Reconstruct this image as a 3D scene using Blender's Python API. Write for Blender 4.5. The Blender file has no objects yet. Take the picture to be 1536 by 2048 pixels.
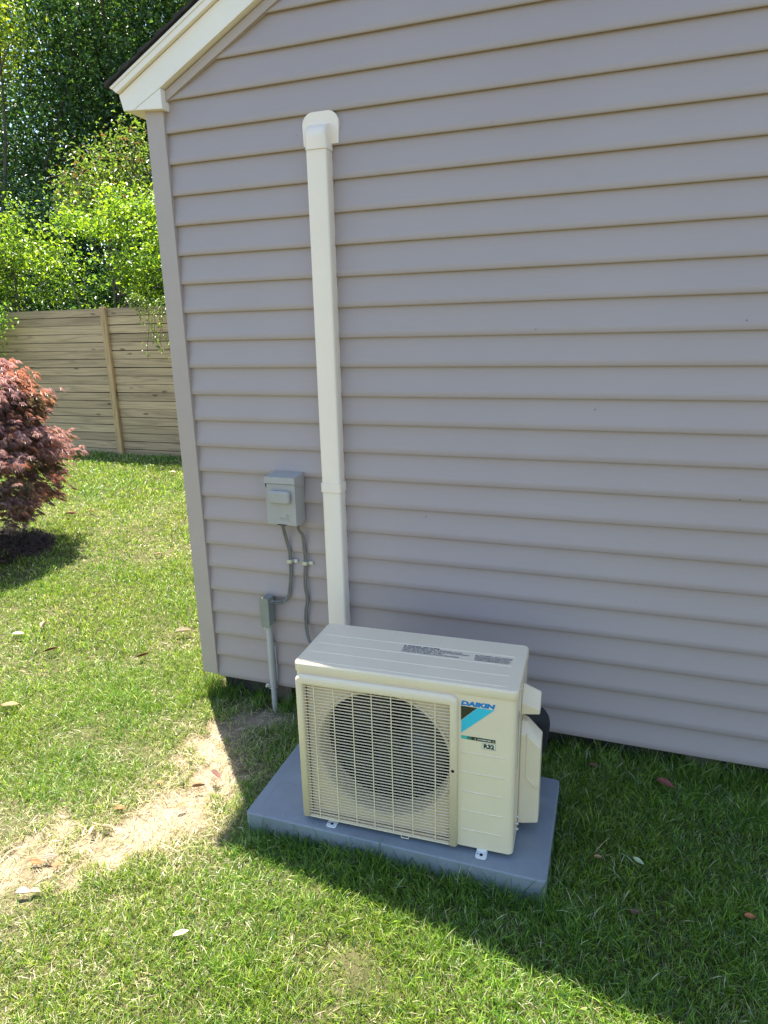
import bpy, bmesh, math, random
import numpy as np
from mathutils import Vector, Matrix
random.seed(7); RNG = np.random.default_rng(11)
S = bpy.context.scene; COL = S.collection
rad = math.radians

# ------------------------------------------------------------------ camera, sky, sun, exposure
CAM = np.array([1.6796, -2.3656, 1.6234]); YAW, PIT, ROL = 0.345841, 1.303479, -0.0236759
F_PX = 1337.78
cd = bpy.data.cameras.new('camera'); cam = bpy.data.objects.new('camera', cd); COL.objects.link(cam)
# the roll matrix of the calibration is [[c,-s],[s,c]] in the x-z plane
cr, sr = math.cos(ROL), math.sin(ROL)
CR = Matrix.Rotation(YAW, 3, 'Z') @ Matrix.Rotation(PIT, 3, 'X') @ Matrix(((cr, -sr, 0), (sr, cr, 0), (0, 0, 1)))
cam.matrix_world = Matrix.Translation(Vector(CAM)) @ CR.to_4x4()
cd.sensor_fit = 'VERTICAL'; cd.sensor_height = 36; cd.lens = F_PX / 2048 * 36
cd.clip_start = 0.05; cd.clip_end = 500
S.camera = cam

SUNV = Vector((-.2805, .303, 1)).normalized()
w = bpy.data.worlds.new('World'); S.world = w; w.use_nodes = True
wn = w.node_tree; wn.nodes.clear()
sky = wn.nodes.new('ShaderNodeTexSky'); sky.sky_type = 'NISHITA'; sky.sun_disc = False
sky.sun_elevation = math.asin(SUNV.z); sky.sun_rotation = math.atan2(SUNV.x, SUNV.y)
sky.air_density = 1.1; sky.dust_density = .6; sky.ozone_density = 2.4
bg = wn.nodes.new('ShaderNodeBackground'); bg.inputs[1].default_value = 0.10
wo = wn.nodes.new('ShaderNodeOutputWorld')
wn.links.new(sky.outputs[0], bg.inputs[0]); wn.links.new(bg.outputs[0], wo.inputs[0])
sl = bpy.data.lights.new('sun', 'SUN'); sl.energy = 5.0; sl.angle = rad(.55); sl.color = (1, .93, .81)
so = bpy.data.objects.new('sun', sl); COL.objects.link(so)
so.rotation_euler = SUNV.to_track_quat('Z', 'Y').to_euler(); so.location = (-3, 4, 12)
S.view_settings.view_transform = 'Standard'; S.view_settings.look = 'None'
S.view_settings.gamma = 1; S.view_settings.exposure = 1.84

# ------------------------------------------------------------------ materials
def nt(name):
    m = bpy.data.materials.new(name); m.use_nodes = True
    t = m.node_tree; b = t.nodes['Principled BSDF']
    return m, t, b
def N(t, kind, **kw):
    n = t.nodes.new(kind)
    for k, v in kw.items():
        if k.startswith('i_'):
            n.inputs[k[2:].replace('_', ' ')].default_value = v
        else: setattr(n, k, v)
    return n
def coords(t, scale=(1, 1, 1), kind='Object'):
    tc = N(t, 'ShaderNodeTexCoord'); mp = N(t, 'ShaderNodeMapping'); mp.inputs['Scale'].default_value = scale
    t.links.new(tc.outputs[kind], mp.inputs[0]); return mp.outputs[0]
def ramp(t, fac, stops):
    r = N(t, 'ShaderNodeValToRGB'); e = r.color_ramp.elements
    while len(e) < len(stops): e.new(.5)
    for i, (p, c) in enumerate(stops): e[i].position = p; e[i].color = (*c, 1)
    t.links.new(fac, r.inputs[0]); return r.outputs[0]
def paint(name, col, rough=.45, var=.06, nscale=6, bump=.0, bscale=300, metal=0, stretch=(1, 1, 1), spec=.5, dirt=0, dcol=(.2, .17, .12)):
    m, t, b = nt(name)
    v = coords(t, stretch)
    n1 = N(t, 'ShaderNodeTexNoise', i_Scale=nscale, i_Detail=5, i_Roughness=.6); t.links.new(v, n1.inputs[0])
    lo = tuple(c * (1 - var) for c in col); hi = tuple(min(1, c * (1 + var)) for c in col)
    c = ramp(t, n1.outputs[0], [(.3, lo), (.7, hi)])
    if dirt:
        n3 = N(t, 'ShaderNodeTexNoise', i_Scale=nscale * 9, i_Detail=6, i_Roughness=.75); t.links.new(v, n3.inputs[0])
        rr = ramp(t, n3.outputs[0], [(.6, (0, 0, 0)), (.78, (dirt,) * 3)])
        mx = N(t, 'ShaderNodeMix', data_type='RGBA'); t.links.new(rr, mx.inputs[0]); t.links.new(c, mx.inputs[6])
        mx.inputs[7].default_value = (*dcol, 1); c = mx.outputs[2]
    t.links.new(c, b.inputs['Base Color'])
    b.inputs['Metallic'].default_value = metal
    b.inputs['Specular IOR Level'].default_value = spec
    rr = N(t, 'ShaderNodeMapRange'); rr.inputs[3].default_value = rough - .06; rr.inputs[4].default_value = rough + .08
    t.links.new(n1.outputs[0], rr.inputs[0]); t.links.new(rr.outputs[0], b.inputs['Roughness'])
    if bump:
        n2 = N(t, 'ShaderNodeTexNoise', i_Scale=bscale, i_Detail=3); t.links.new(v, n2.inputs[0])
        bp = N(t, 'ShaderNodeBump', i_Strength=bump, i_Distance=.001); t.links.new(n2.outputs[0], bp.inputs['Height'])
        t.links.new(bp.outputs[0], b.inputs['Normal'])
    return m

M = {}
M['ivory'] = paint('ivory_powder_coat', (.77, .635, .44), .30, .03, 5, .15, 900, dirt=.12)
M['ivory_dark'] = paint('ivory_inner_panel', (.72, .58, .38), .5, .05, 5)
M['duct'] = paint('ivory_vinyl', (.89, .75, .60), .42, .03, 4, dirt=.08)
M['white'] = paint('white_trim_paint', (.88, .78, .66), .5, .04, 3, .2, 60, dirt=.1)
M['post'] = paint('taupe_vinyl_post', (.43, .345, .295), .45, .04, 5)
M['grey'] = paint('grey_enamel', (.39, .36, .32), .38, .05, 9, .2, 500, dirt=.15)
M['greydark'] = paint('dark_grey_enamel', (.245, .25, .205), .42, .06, 14)
M['pvc'] = paint('grey_pvc', (.45, .43, .385), .42, .05, 12, dirt=.2)
M['cable'] = paint('grey_cable_sheath', (.17, .155, .135), .45, .1, 30)
M['zinc'] = paint('zinc_plate', (.62, .62, .60), .35, .1, 60, metal=.85)
M['footwhite'] = paint('white_bracket_paint', (.74, .74, .72), .4, .05, 20, dirt=.3)
M['black'] = paint('black_foam_rubber', (.014, .015, .018), .8, .2, 40, .5, 150)
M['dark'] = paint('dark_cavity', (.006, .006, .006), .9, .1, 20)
M['fan'] = paint('black_fan_plastic', (.012, .012, .014), .35, .1, 20)
M['coil'] = paint('aluminium_coil_shaded', (.008, .008, .009), .5, .2, 80)  # interior shade put into the coil's near-black colour
M['pad'] = paint('grey_composite_pad', (.220, .245, .265), .6, .10, 7, .7, 220, dirt=.35, dcol=(.33, .31, .27))
M['ink'] = paint('dark_blue_ink', (.03, .05, .10), .5, .05, 20)
M['blue'] = paint('blue_lettering', (.0, .19, .50), .35, .03, 20)
M['cyan'] = paint('cyan_emblem', (.03, .50, .62), .35, .03, 20)
M['emblack'] = paint('dark_olive_emblem', (.028, .030, .018), .4, .1, 20)
M['teal'] = paint('teal_stripe', (.04, .42, .34), .4, .05, 20)
M['tealdk'] = paint('dark_teal_stripe', (.03, .16, .12), .4, .05, 20)
M['cream'] = paint('cream_sticker', (.80, .79, .62), .45, .03, 20)
M['foundation'] = paint('dark_foundation_and_gap_shade', (.05, .043, .036), .9, .3, 12, .6, 60)
M['pier'] = paint('weathered_wood_block', (.13, .10, .07), .85, .35, 25, .8, 120, stretch=(1, 1, .2))
M['shingle'] = paint('dark_shingles', (.035, .03, .028), .95, .4, 40, 1, 200)
M['soffit'] = paint('white_soffit', (.84, .78, .66), .5, .03, 3)
M['bark'] = paint('tree_bark', (.10, .08, .06), .9, .4, 8, 1, 30, stretch=(3, 3, .6))
M['twig'] = paint('green_brown_stem', (.10, .085, .045), .8, .3, 20)

# siding: taupe vinyl with faint embossed grain and tiny specks of dirt
def siding_mat():
    m, t, b = nt('taupe_vinyl_siding')
    v = coords(t, (1, 1, 1))
    n1 = N(t, 'ShaderNodeTexNoise', i_Scale=1.3, i_Detail=4); t.links.new(v, n1.inputs[0])
    c = ramp(t, n1.outputs[0], [(.3, (.375, .303, .284)), (.7, (.402, .327, .304))])
    vo = N(t, 'ShaderNodeTexVoronoi', i_Scale=7.0); t.links.new(v, vo.inputs[0])
    rr = ramp(t, vo.outputs['Distance'], [(.012, (.7, .7, .7)), (.026, (0, 0, 0))])
    mx = N(t, 'ShaderNodeMix', data_type='RGBA'); t.links.new(rr, mx.inputs[0]); t.links.new(c, mx.inputs[6])
    mx.inputs[7].default_value = (.06, .05, .05, 1)
    v3 = coords(t, (3, 3, 30)); n3 = N(t, 'ShaderNodeTexNoise', i_Scale=3, i_Detail=6, i_Roughness=.7); t.links.new(v3, n3.inputs[0])
    r3 = ramp(t, n3.outputs[0], [(.3, (.975, .975, .975)), (.7, (1.015, 1.015, 1.015))])
    mu = N(t, 'ShaderNodeMix', data_type='RGBA', blend_type='MULTIPLY'); mu.inputs[0].default_value = 1
    t.links.new(mx.outputs[2], mu.inputs[6]); t.links.new(r3, mu.inputs[7]); t.links.new(mu.outputs[2], b.inputs['Base Color'])
    b.inputs['Roughness'].default_value = .42; b.inputs['Specular IOR Level'].default_value = .45
    v2 = coords(t, (12, 12, 160))
    n2 = N(t, 'ShaderNodeTexNoise', i_Scale=3, i_Detail=5, i_Roughness=.7); t.links.new(v2, n2.inputs[0])
    bp = N(t, 'ShaderNodeBump', i_Strength=.22, i_Distance=.001); t.links.new(n2.outputs[0], bp.inputs['Height'])
    n4 = N(t, 'ShaderNodeTexNoise', i_Scale=2.2, i_Detail=1); t.links.new(v, n4.inputs[0])
    b2 = N(t, 'ShaderNodeBump', i_Strength=.25, i_Distance=.02); t.links.new(n4.outputs[0], b2.inputs['Height']); t.links.new(bp.outputs[0], b2.inputs['Normal'])
    t.links.new(b2.outputs[0], b.inputs['Normal'])
    return m
M['siding'] = siding_mat()

def wood_mat(name, tint, vertical=False):
    m, t, b = nt(name)
    at = N(t, 'ShaderNodeAttribute', attribute_name='seed')
    tc = N(t, 'ShaderNodeTexCoord')
    sc = N(t, 'ShaderNodeVectorMath', operation='ADD'); off = N(t, 'ShaderNodeVectorMath', operation='SCALE')
    cmb = N(t, 'ShaderNodeCombineXYZ')
    t.links.new(at.outputs['Fac'], cmb.inputs[0]); t.links.new(at.outputs['Fac'], cmb.inputs[1])
    off.inputs['Scale'].default_value = 37.0
    t.links.new(cmb.outputs[0], off.inputs[0]); t.links.new(tc.outputs['Object'], sc.inputs[0]); t.links.new(off.outputs[0], sc.inputs[1])
    mp = N(t, 'ShaderNodeMapping'); mp.inputs['Scale'].default_value = (12, 12, .9) if vertical else (.55, 2, 11)
    t.links.new(sc.outputs[0], mp.inputs[0])
    n0 = N(t, 'ShaderNodeTexNoise', i_Scale=1.1, i_Detail=2, i_Distortion=.4); t.links.new(mp.outputs[0], n0.inputs[0])
    ml = N(t, 'ShaderNodeMath', operation='MULTIPLY'); ml.inputs[1].default_value = 34; t.links.new(n0.outputs[0], ml.inputs[0])
    sn = N(t, 'ShaderNodeMath', operation='SINE'); t.links.new(ml.outputs[0], sn.inputs[0])
    mr = N(t, 'ShaderNodeMapRange'); mr.inputs[1].default_value = -1; t.links.new(sn.outputs[0], mr.inputs[0])
    c = ramp(t, mr.outputs[0], [(0, tuple(x * .80 for x in tint)), (.22, tuple(x * .97 for x in tint)), (1, tuple(x * 1.12 for x in tint))])
    fib = N(t, 'ShaderNodeTexNoise', i_Scale=9, i_Detail=6, i_Roughness=.8); t.links.new(mp.outputs[0], fib.inputs[0])
    r2 = ramp(t, fib.outputs[0], [(.25, (.80, .80, .80)), (.75, (1.12, 1.10, 1.08))])
    mu = N(t, 'ShaderNodeMix', data_type='RGBA', blend_type='MULTIPLY'); mu.inputs[0].default_value = 1
    t.links.new(c, mu.inputs[6]); t.links.new(r2, mu.inputs[7])
    # knots
    mpk = N(t, 'ShaderNodeMapping'); mpk.inputs['Scale'].default_value = (2.2, .01, 7.5) if not vertical else (4, 4, 1.5)
    t.links.new(sc.outputs[0], mpk.inputs[0])
    vo = N(t, 'ShaderNodeTexVoronoi', i_Scale=1.0); t.links.new(mpk.outputs[0], vo.inputs[0])
    kr = ramp(t, vo.outputs['Distance'], [(.05, (.75, .75, .75)), (.14, (0, 0, 0))])
    mk = N(t, 'ShaderNodeMix', data_type='RGBA'); t.links.new(kr, mk.inputs[0]); t.links.new(mu.outputs[2], mk.inputs[6]); mk.inputs[7].default_value = (.045, .03, .02, 1)
    bv = N(t, 'ShaderNodeMapRange'); bv.inputs[3].default_value = .78; bv.inputs[4].default_value = 1.15; t.links.new(at.outputs['Fac'], bv.inputs[0])
    mb = N(t, 'ShaderNodeVectorMath', operation='SCALE'); t.links.new(mk.outputs[2], mb.inputs[0]); t.links.new(bv.outputs[0], mb.inputs['Scale'])
    t.links.new(mb.outputs[0], b.inputs['Base Color']); b.inputs['Roughness'].default_value = .85
    bp = N(t, 'ShaderNodeBump', i_Strength=.5, i_Distance=.004); t.links.new(fib.outputs[0], bp.inputs['Height']); t.links.new(bp.outputs[0], b.inputs['Normal'])
    return m
M['fence'] = wood_mat('weathered_fence_wood', (.50, .36, .205))
M['fencepost'] = wood_mat('golden_post_wood', (.62, .42, .20), True)

def leaf_mat(name, trans=.45, rough=.45, spec=.4, tc=(1.1, 1.25, .45)):
    m, t, b = nt(name)
    at = N(t, 'ShaderNodeAttribute', attribute_name='tint')
    t.links.new(at.outputs['Color'], b.inputs['Base Color']); b.inputs['Roughness'].default_value = rough
    b.inputs['Specular IOR Level'].default_value = spec
    tr = N(t, 'ShaderNodeBsdfTranslucent')
    mu = N(t, 'ShaderNodeMix', data_type='RGBA', blend_type='MULTIPLY'); mu.inputs[0].default_value = 1; mu.clamp_result = False
    t.links.new(at.outputs['Color'], mu.inputs[6]); mu.inputs[7].default_value = (*tc, 1); t.links.new(mu.outputs[2], tr.inputs[0])
    mx = N(t, 'ShaderNodeMixShader'); mx.inputs[0].default_value = trans
    t.links.new(b.outputs[0], mx.inputs[1]); t.links.new(tr.outputs[0], mx.inputs[2])
    t.links.new(mx.outputs[0], t.nodes['Material Output'].inputs[0])
    return m
M['leaf'] = leaf_mat('leaf_green', .42, .38, .5, (1.5, 1.5, .6))
M['grass'] = leaf_mat('grass_blades', .40, .38, .55, (1.5, 1.45, .7))
M['maple'] = leaf_mat('maple_leaves', .38, .32, .9, (1.15, .80, .68))
M['deadleaf'] = leaf_mat('fallen_leaf', .12, .6, .3, (1.2, .9, .5))

def ground_mat():
    m, t, b = nt('lawn_soil')
    at = N(t, 'ShaderNodeAttribute', attribute_name='bare')
    v = coords(t)
    n1 = N(t, 'ShaderNodeTexNoise', i_Scale=55, i_Detail=8, i_Roughness=.75); t.links.new(v, n1.inputs[0])
    n2 = N(t, 'ShaderNodeTexNoise', i_Scale=7, i_Detail=5, i_Roughness=.6); t.links.new(v, n2.inputs[0])
    green = ramp(t, n1.outputs[0], [(.3, (.036, .038, .014)), (.7, (.115, .110, .045))])
    sand = ramp(t, n1.outputs[0], [(.25, (.22, .165, .11)), (.5, (.33, .25, .175)), (.75, (.44, .35, .25))])
    ad = N(t, 'ShaderNodeMath', operation='ADD'); t.links.new(at.outputs['Fac'], ad.inputs[0])
    s2 = N(t, 'ShaderNodeMapRange'); s2.inputs[1].default_value = .35; s2.inputs[2].default_value = .65; s2.inputs[3].default_value = -.14; s2.inputs[4].default_value = .12
    t.links.new(n2.outputs[0], s2.inputs[0]); t.links.new(s2.outputs[0], ad.inputs[1]); ad.use_clamp = True
    mx = N(t, 'ShaderNodeMix', data_type='RGBA'); t.links.new(ad.outputs[0], mx.inputs[0]); t.links.new(green, mx.inputs[6]); t.links.new(sand, mx.inputs[7])
    t.links.new(mx.outputs[2], b.inputs['Base Color']); b.inputs['Roughness'].default_value = .95; b.inputs['Specular IOR Level'].default_value = .15
    bp = N(t, 'ShaderNodeBump', i_Strength=.8, i_Distance=.008); t.links.new(n1.outputs[0], bp.inputs['Height']); t.links.new(bp.outputs[0], b.inputs['Normal'])
    return m
M['soil'] = ground_mat()
M['mulch'] = paint('dark_mulch', (.045, .03, .025), .9, .5, 60, 1, 90)

# ------------------------------------------------------------------ mesh helpers
def tag(o, label=None, cat=None, group=None, kind=None):
    if label: o['label'] = label
    if cat: o['category'] = cat
    if group: o['group'] = group
    if kind: o['kind'] = kind
    return o
def thing(name, label, cat, loc=(0, 0, 0), rz=0, group=None):
    o = bpy.data.objects.new(name, None); COL.objects.link(o); o.location = loc; o.rotation_euler = (0, 0, rz)
    o.empty_display_size = .1
    return tag(o, label, cat, group)
def link(name, me, mat, parent=None, smooth=False, bevel=0, seg=2):
    o = bpy.data.objects.new(name, me); COL.objects.link(o)
    if mat: me.materials.append(M[mat] if isinstance(mat, str) else mat)
    if parent: o.parent = parent
    if smooth or bevel: me.polygons.foreach_set('use_smooth', [True] * len(me.polygons))
    if bevel:
        md = o.modifiers.new('bevel', 'BEVEL'); md.width = bevel; md.segments = seg; md.limit_method = 'ANGLE'; md.angle_limit = rad(38)
        md.harden_normals = True
    return o
def obj(name, bm, mat, parent=None, smooth=False, bevel=0, seg=2):
    bmesh.ops.recalc_face_normals(bm, faces=bm.faces)
    me = bpy.data.meshes.new(name); bm.to_mesh(me); bm.free()
    return link(name, me, mat, parent, smooth, bevel, seg)
def box(bm, a, b):
    x0, y0, z0 = a; x1, y1, z1 = b
    vs = [bm.verts.new(p) for p in [(x0, y0, z0), (x1, y0, z0), (x1, y1, z0), (x0, y1, z0), (x0, y0, z1), (x1, y0, z1), (x1, y1, z1), (x0, y1, z1)]]
    for f in [(0, 1, 2, 3), (4, 5, 6, 7), (0, 1, 5, 4), (1, 2, 6, 5), (2, 3, 7, 6), (3, 0, 4, 7)]:
        bm.faces.new([vs[i] for i in f])
    return vs
def prism(bm, pts, d0, d1, axis='y'):
    """extrude a 2-D outline: axis y -> (x,z) points, axis z -> (x,y) points, axis x -> (y,z) points"""
    def P(p, d):
        return (p[0], d, p[1]) if axis == 'y' else ((p[0], p[1], d) if axis == 'z' else (d, p[0], p[1]))
    a = [bm.verts.new(P(p, d0)) for p in pts]; b = [bm.verts.new(P(p, d1)) for p in pts]; n = len(pts)
    bm.faces.new(a); bm.faces.new(b[::-1])
    for i in range(n): bm.faces.new((a[i], a[(i + 1) % n], b[(i + 1) % n], b[i]))
def ring_prism(bm, outer, inner, d0, d1, axis='y'):
    def P(p, d):
        return (p[0], d, p[1]) if axis == 'y' else (p[0], p[1], d)
    L = [[bm.verts.new(P(p, d)) for p in loop] for d in (d0, d1) for loop in (outer, inner)]
    n = len(outer)
    for i in range(n):
        j = (i + 1) % n
        bm.faces.new((L[0][i], L[0][j], L[1][j], L[1][i])); bm.faces.new((L[2][i], L[2][j], L[3][j], L[3][i]))
        bm.faces.new((L[0][i], L[0][j], L[2][j], L[2][i])); bm.faces.new((L[1][i], L[1][j], L[3][j], L[3][i]))
def rrect(x0, y0, x1, y1, r, n=5):
    out = []
    for cx, cy, a0 in ((x1 - r, y1 - r, 0), (x0 + r, y1 - r, 90), (x0 + r, y0 + r, 180), (x1 - r, y0 + r, 270)):
        for i in range(n + 1):
            a = rad(a0 + 90 * i / n); out.append((cx + r * math.cos(a), cy + r * math.sin(a)))
    return out
def smooth_path(pts, n=6):
    P = [Vector(p) for p in pts]; out = []
    for i in range(len(P) - 1):
        p0, p1, p2, p3 = P[max(i - 1, 0)], P[i], P[i + 1], P[min(i + 2, len(P) - 1)]
        for k in range(n):
            t = k / n
            out.append(.5 * ((2 * p1) + (p2 - p0) * t + (2 * p0 - 5 * p1 + 4 * p2 - p3) * t * t + (3 * p1 - p0 - 3 * p2 + p3) * t ** 3))
    out.append(P[-1]); return out
def tube(bm, pts, r, seg=12, caps=True):
    P = [Vector(p) for p in pts]; rs = r if isinstance(r, (list, tuple)) else [r] * len(P)
    rings = []; up = Vector((0, 0, 1))
    t0 = (P[1] - P[0]).normalized(); side = t0.cross(up)
    if side.length < .01: side = t0.cross(Vector((0, 1, 0)))
    side.normalize()
    for i, p in enumerate(P):
        t = (P[min(i + 1, len(P) - 1)] - P[max(i - 1, 0)]).normalized()
        side = (side - t * side.dot(t)).normalized(); up2 = t.cross(side)
        rings.append([bm.verts.new(p + (side * math.cos(2 * math.pi * k / seg) + up2 * math.sin(2 * math.pi * k / seg)) * rs[i]) for k in range(seg)])
    for a, b in zip(rings, rings[1:]):
        for k in range(seg): bm.faces.new((a[k], a[(k + 1) % seg], b[(k + 1) % seg], b[k]))
    if caps: bm.faces.new(rings[0][::-1]); bm.faces.new(rings[-1])
def cyl(bm, c, r, d0, d1, axis='y', seg=24):
    pts = [(c[0] + r * math.cos(2 * math.pi * k / seg), c[1] + r * math.sin(2 * math.pi * k / seg)) for k in range(seg)]
    prism(bm, pts, d0, d1, axis)
def text_mesh(body, size, shear=0, bold=0, xs=1.0):
    cu = bpy.data.curves.new('lettering', 'FONT'); cu.body = body; cu.size = size; cu.shear = shear
    cu.offset = bold; cu.resolution_u = 3; cu.fill_mode = 'BOTH'; cu.extrude = .0002; cu.space_line = .95
    o = bpy.data.objects.new('lettering', cu); COL.objects.link(o)
    bpy.context.view_layer.update()
    me = bpy.data.meshes.new_from_object(o.evaluated_get(bpy.context.evaluated_depsgraph_get()))
    bpy.data.objects.remove(o); bpy.data.curves.remove(cu)
    for v in me.vertices: v.co.x *= xs
    return me
def fit_text(name, body, box_, mat, parent, plane='front', at=0.0, shear=0, bold=0, lines=1):
    """lettering laid into a rectangle x0,a0,x1,a1 on a front (x,z) or top (x,y) face"""
    me = text_mesh(body, .02, shear, bold)
    co = np.empty(len(me.vertices) * 3); me.vertices.foreach_get('co', co); co = co.reshape(-1, 3)
    mn, mx = co.min(0), co.max(0); x0, a0, x1, a1 = box_
    u = (co[:, 0] - mn[0]) / (mx[0] - mn[0]) * (x1 - x0) + x0; v = (co[:, 1] - mn[1]) / (mx[1] - mn[1]) * (a1 - a0) + a0
    h = co[:, 2]
    out = np.stack([u, at - h, v], 1) if plane == 'front' else np.stack([u, v, at + h], 1)
    me.vertices.foreach_set('co', out.ravel()); me.update(); me.name = name
    return link(name, me, mat, parent)
def np_mesh(name, verts, faces_flat, sizes, tint=None, mat=None, parent=None, smooth=False):
    me = bpy.data.meshes.new(name); nv = len(verts); nf = len(sizes)
    me.vertices.add(nv); me.vertices.foreach_set('co', np.asarray(verts, np.float32).ravel())
    me.loops.add(len(faces_flat)); me.loops.foreach_set('vertex_index', np.asarray(faces_flat, np.int32))
    me.polygons.add(nf); st = np.zeros(nf, np.int32); st[1:] = np.cumsum(sizes)[:-1]
    me.polygons.foreach_set('loop_start', st); me.polygons.foreach_set('loop_total', np.asarray(sizes, np.int32))
    if smooth: me.polygons.foreach_set('use_smooth', np.ones(nf, bool))
    me.update(calc_edges=True)
    if tint is not None:
        a = me.color_attributes.new('tint', 'FLOAT_COLOR', 'POINT')
        c = np.ones((nv, 4), np.float32); c[:, :3] = tint; a.data.foreach_set('color', c.ravel())
    return link(name, me, mat, parent)
def unit(v): return v / (np.linalg.norm(v, axis=-1, keepdims=True) + 1e-9)
def field(x, y, seed, scale, n=7):
    r = np.random.default_rng(seed); o = np.zeros_like(x)
    for i in range(n):
        a = r.uniform(0, 2 * np.pi); f = scale * r.uniform(.5, 2); o += np.sin((x * np.cos(a) + y * np.sin(a)) * f + r.uniform(0, 6.28))
    return o / math.sqrt(n)
CRn = np.array([[CR[i][j] for j in range(3)] for i in range(3)])
def project(P):
    d = (P - CAM) @ CRn; z = -d[:, 2]
    return 768 + F_PX * d[:, 0] / z, 1024 - F_PX * d[:, 1] / z, z

# ------------------------------------------------------------------ ground
BARE = [(-.35, -1.45), (-.18, -1.3), (0, -1.16), (.083, -1.0), (.195, -.816), (.284, -.66), (.31, -.52), (.235, -.38), (.2, -.27), (.25, -.13), (.31, -.06)]
def seg_dist(x, y, pts):
    best = np.full(x.shape, 9.)
    for (ax, ay), (bx, by) in zip(pts, pts[1:]):
        dx, dy = bx - ax, by - ay; t = np.clip(((x - ax) * dx + (y - ay) * dy) / (dx * dx + dy * dy), 0, 1)
        best = np.minimum(best, np.hypot(x - ax - t * dx, y - ay - t * dy))
    return best
def bare(x, y):
    d = seg_dist(x, y, BARE) + .05 * field(x, y, 3, 14)
    b = np.clip(1.2 - d / .13 + .32 * field(x, y, 61, 38), 0, 1)
    d2 = np.hypot((x - .36) / 1.2, (y + .78)) + .04 * field(x, y, 4, 18); b = np.maximum(b, np.clip(1.0 - d2 / .17, 0, 1) * .8)
    d3 = np.hypot(x - .30, y + .13) + .02 * field(x, y, 8, 20); b = np.maximum(b, np.clip(1.2 - d3 / .10, 0, 1))
    b = b * np.clip((-y - .02) / .05, .15, 1)
    return b
def lush(x, y):
    return np.clip((x - .55) / .3, 0, 1) * np.clip((y + 1.1) / .25, 0, 1)
def dry(x, y):
    d = seg_dist(x, y, BARE[:8]) + .08 * field(x, y, 5, 9)
    g = np.clip(1.1 - d / .38, 0, 1)
    g = np.maximum(g, np.clip(.20 + .30 * field(x, y, 6, 3.5), 0, .8) * .70)
    g = g * (1 - .85 * lush(x, y))
    return g
def nonuni(c, dense, lo, hi, step, growth=1.18):
    a = list(np.arange(dense[0], dense[1], step)); s = step
    while a[-1] < hi: s *= growth; a.append(a[-1] + s)
    s = step
    while a[0] > lo: s *= growth; a.insert(0, a[0] - s)
    return np.array(a)
gx = nonuni(0, (-1.2, 2.6), -60, 60, .03); gy = nonuni(0, (-1.8, .6), -60, 90, .03)
X, Y = np.meshgrid(gx, gy); near = np.exp(-((X / 8) ** 2 + (Y / 8) ** 2))
Z = near * (.004 * field(X, Y, 1, 3) + .003 * field(X, Y, 2, 20)) - .012 * bare(X, Y) * near
V = np.stack([X, Y, Z], -1).reshape(-1, 3); ny, nx = X.shape
i = np.arange((ny - 1) * (nx - 1)); r_, c_ = i // (nx - 1), i % (nx - 1); a = r_ * nx + c_
fl = np.stack([a, a + 1, a + nx + 1, a + nx], 1).ravel()
g = np_mesh('ground', V, fl, np.full(len(i), 4), None, M['soil'], None, True); tag(g, kind='structure')
at = g.data.attributes.new('bare', 'FLOAT', 'POINT'); at.data.foreach_set('value', np.maximum(bare(X, Y), .30 * dry(X, Y)).ravel().astype(np.float32))

# ------------------------------------------------------------------ house
RAKE = .512; APX = 3.5; DEP = 6.5
house = thing('house', 'taupe sided house gable end with cream rake trim and dark shingled roof', 'house', (0, 0, 0))
PITCH, Z0 = .106745, .10
def x_left(z): return max(0.0, (z - 2.535) / RAKE)
bm = bmesh.new(); k = 0
xs_base = np.concatenate([np.linspace(0, 2.8, 29), np.linspace(3.1, 7, 12)])
while Z0 + k * PITCH < 2.535 + RAKE * APX - .05:
    z0 = Z0 + k * PITCH; z1 = z0 + PITCH + .006
    l0, l1 = x_left(z0), x_left(min(z1, 4.3)); r0, r1 = 2 * APX - l0, 2 * APX - l1
    cols = []
    for xb in xs_base:
        f = xb / 7; wv = .0006 * math.sin(xb * 2.3 + k * 1.7) + .0005 * math.sin(xb * 6.1 + k * 4.1)
        zz = .0007 * math.sin(xb * 1.3 + k * 2.9)
        xa = l0 + (r0 - l0) * f; xc = l1 + (r1 - l1) * f
        cols.append([bm.verts.new(p) for p in [(xa, .006, z0 + .0035 + zz), (xa, -.0125 + wv, z0 + zz), (xa, -.0147 + wv, z0 + .0028 + zz),
             (xa + (xc - xa) * .22, -.0112 + wv, z0 + (z1 - z0) * .22 + zz), (xa + (xc - xa) * .5, -.0052 + wv * .6, z0 + (z1 - z0) * .5 + zz), (xa + (xc - xa) * .8, -.0012, z0 + (z1 - z0) * .8 + zz), (xc, .0005, z1 + zz)]])
    for c0, c1 in zip(cols, cols[1:]):
        for q in range(6):
            f_ = bm.faces.new((c0[q], c1[q], c1[q + 1], c0[q + 1])); f_.smooth = q > 1
    k += 1
obj('siding', bm, 'siding', house)
bm = bmesh.new()   # the walls behind the cladding (gable, sides, back)
prism(bm, [(.0, .12), (7, .12), (7, 2.45), (APX, 2.45 + RAKE * APX), (.0, 2.45)], .012, .16)
box(bm, (-.045, .0, .12), (.1, DEP, 2.48)); box(bm, (6.95, .17, .12), (7.04, DEP, 2.48)); box(bm, (.11, DEP - .1, .12), (6.94, DEP, 2.48))
obj('wall', bm, 'post', house)
bm = bmesh.new()
prism(bm, [(-.072, -.022), (.006, -.022), (.006, .0), (-.046, .0), (-.046, .055), (-.072, .055)], .112, 2.44, 'z')
obj('corner_post', bm, 'post', house, bevel=.003)
bm = bmesh.new()
box(bm, (0, .045, -.1), (6.95, .2, .118)); box(bm, (-.03, .21, -.1), (.12, DEP - .1, .118))
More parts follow.
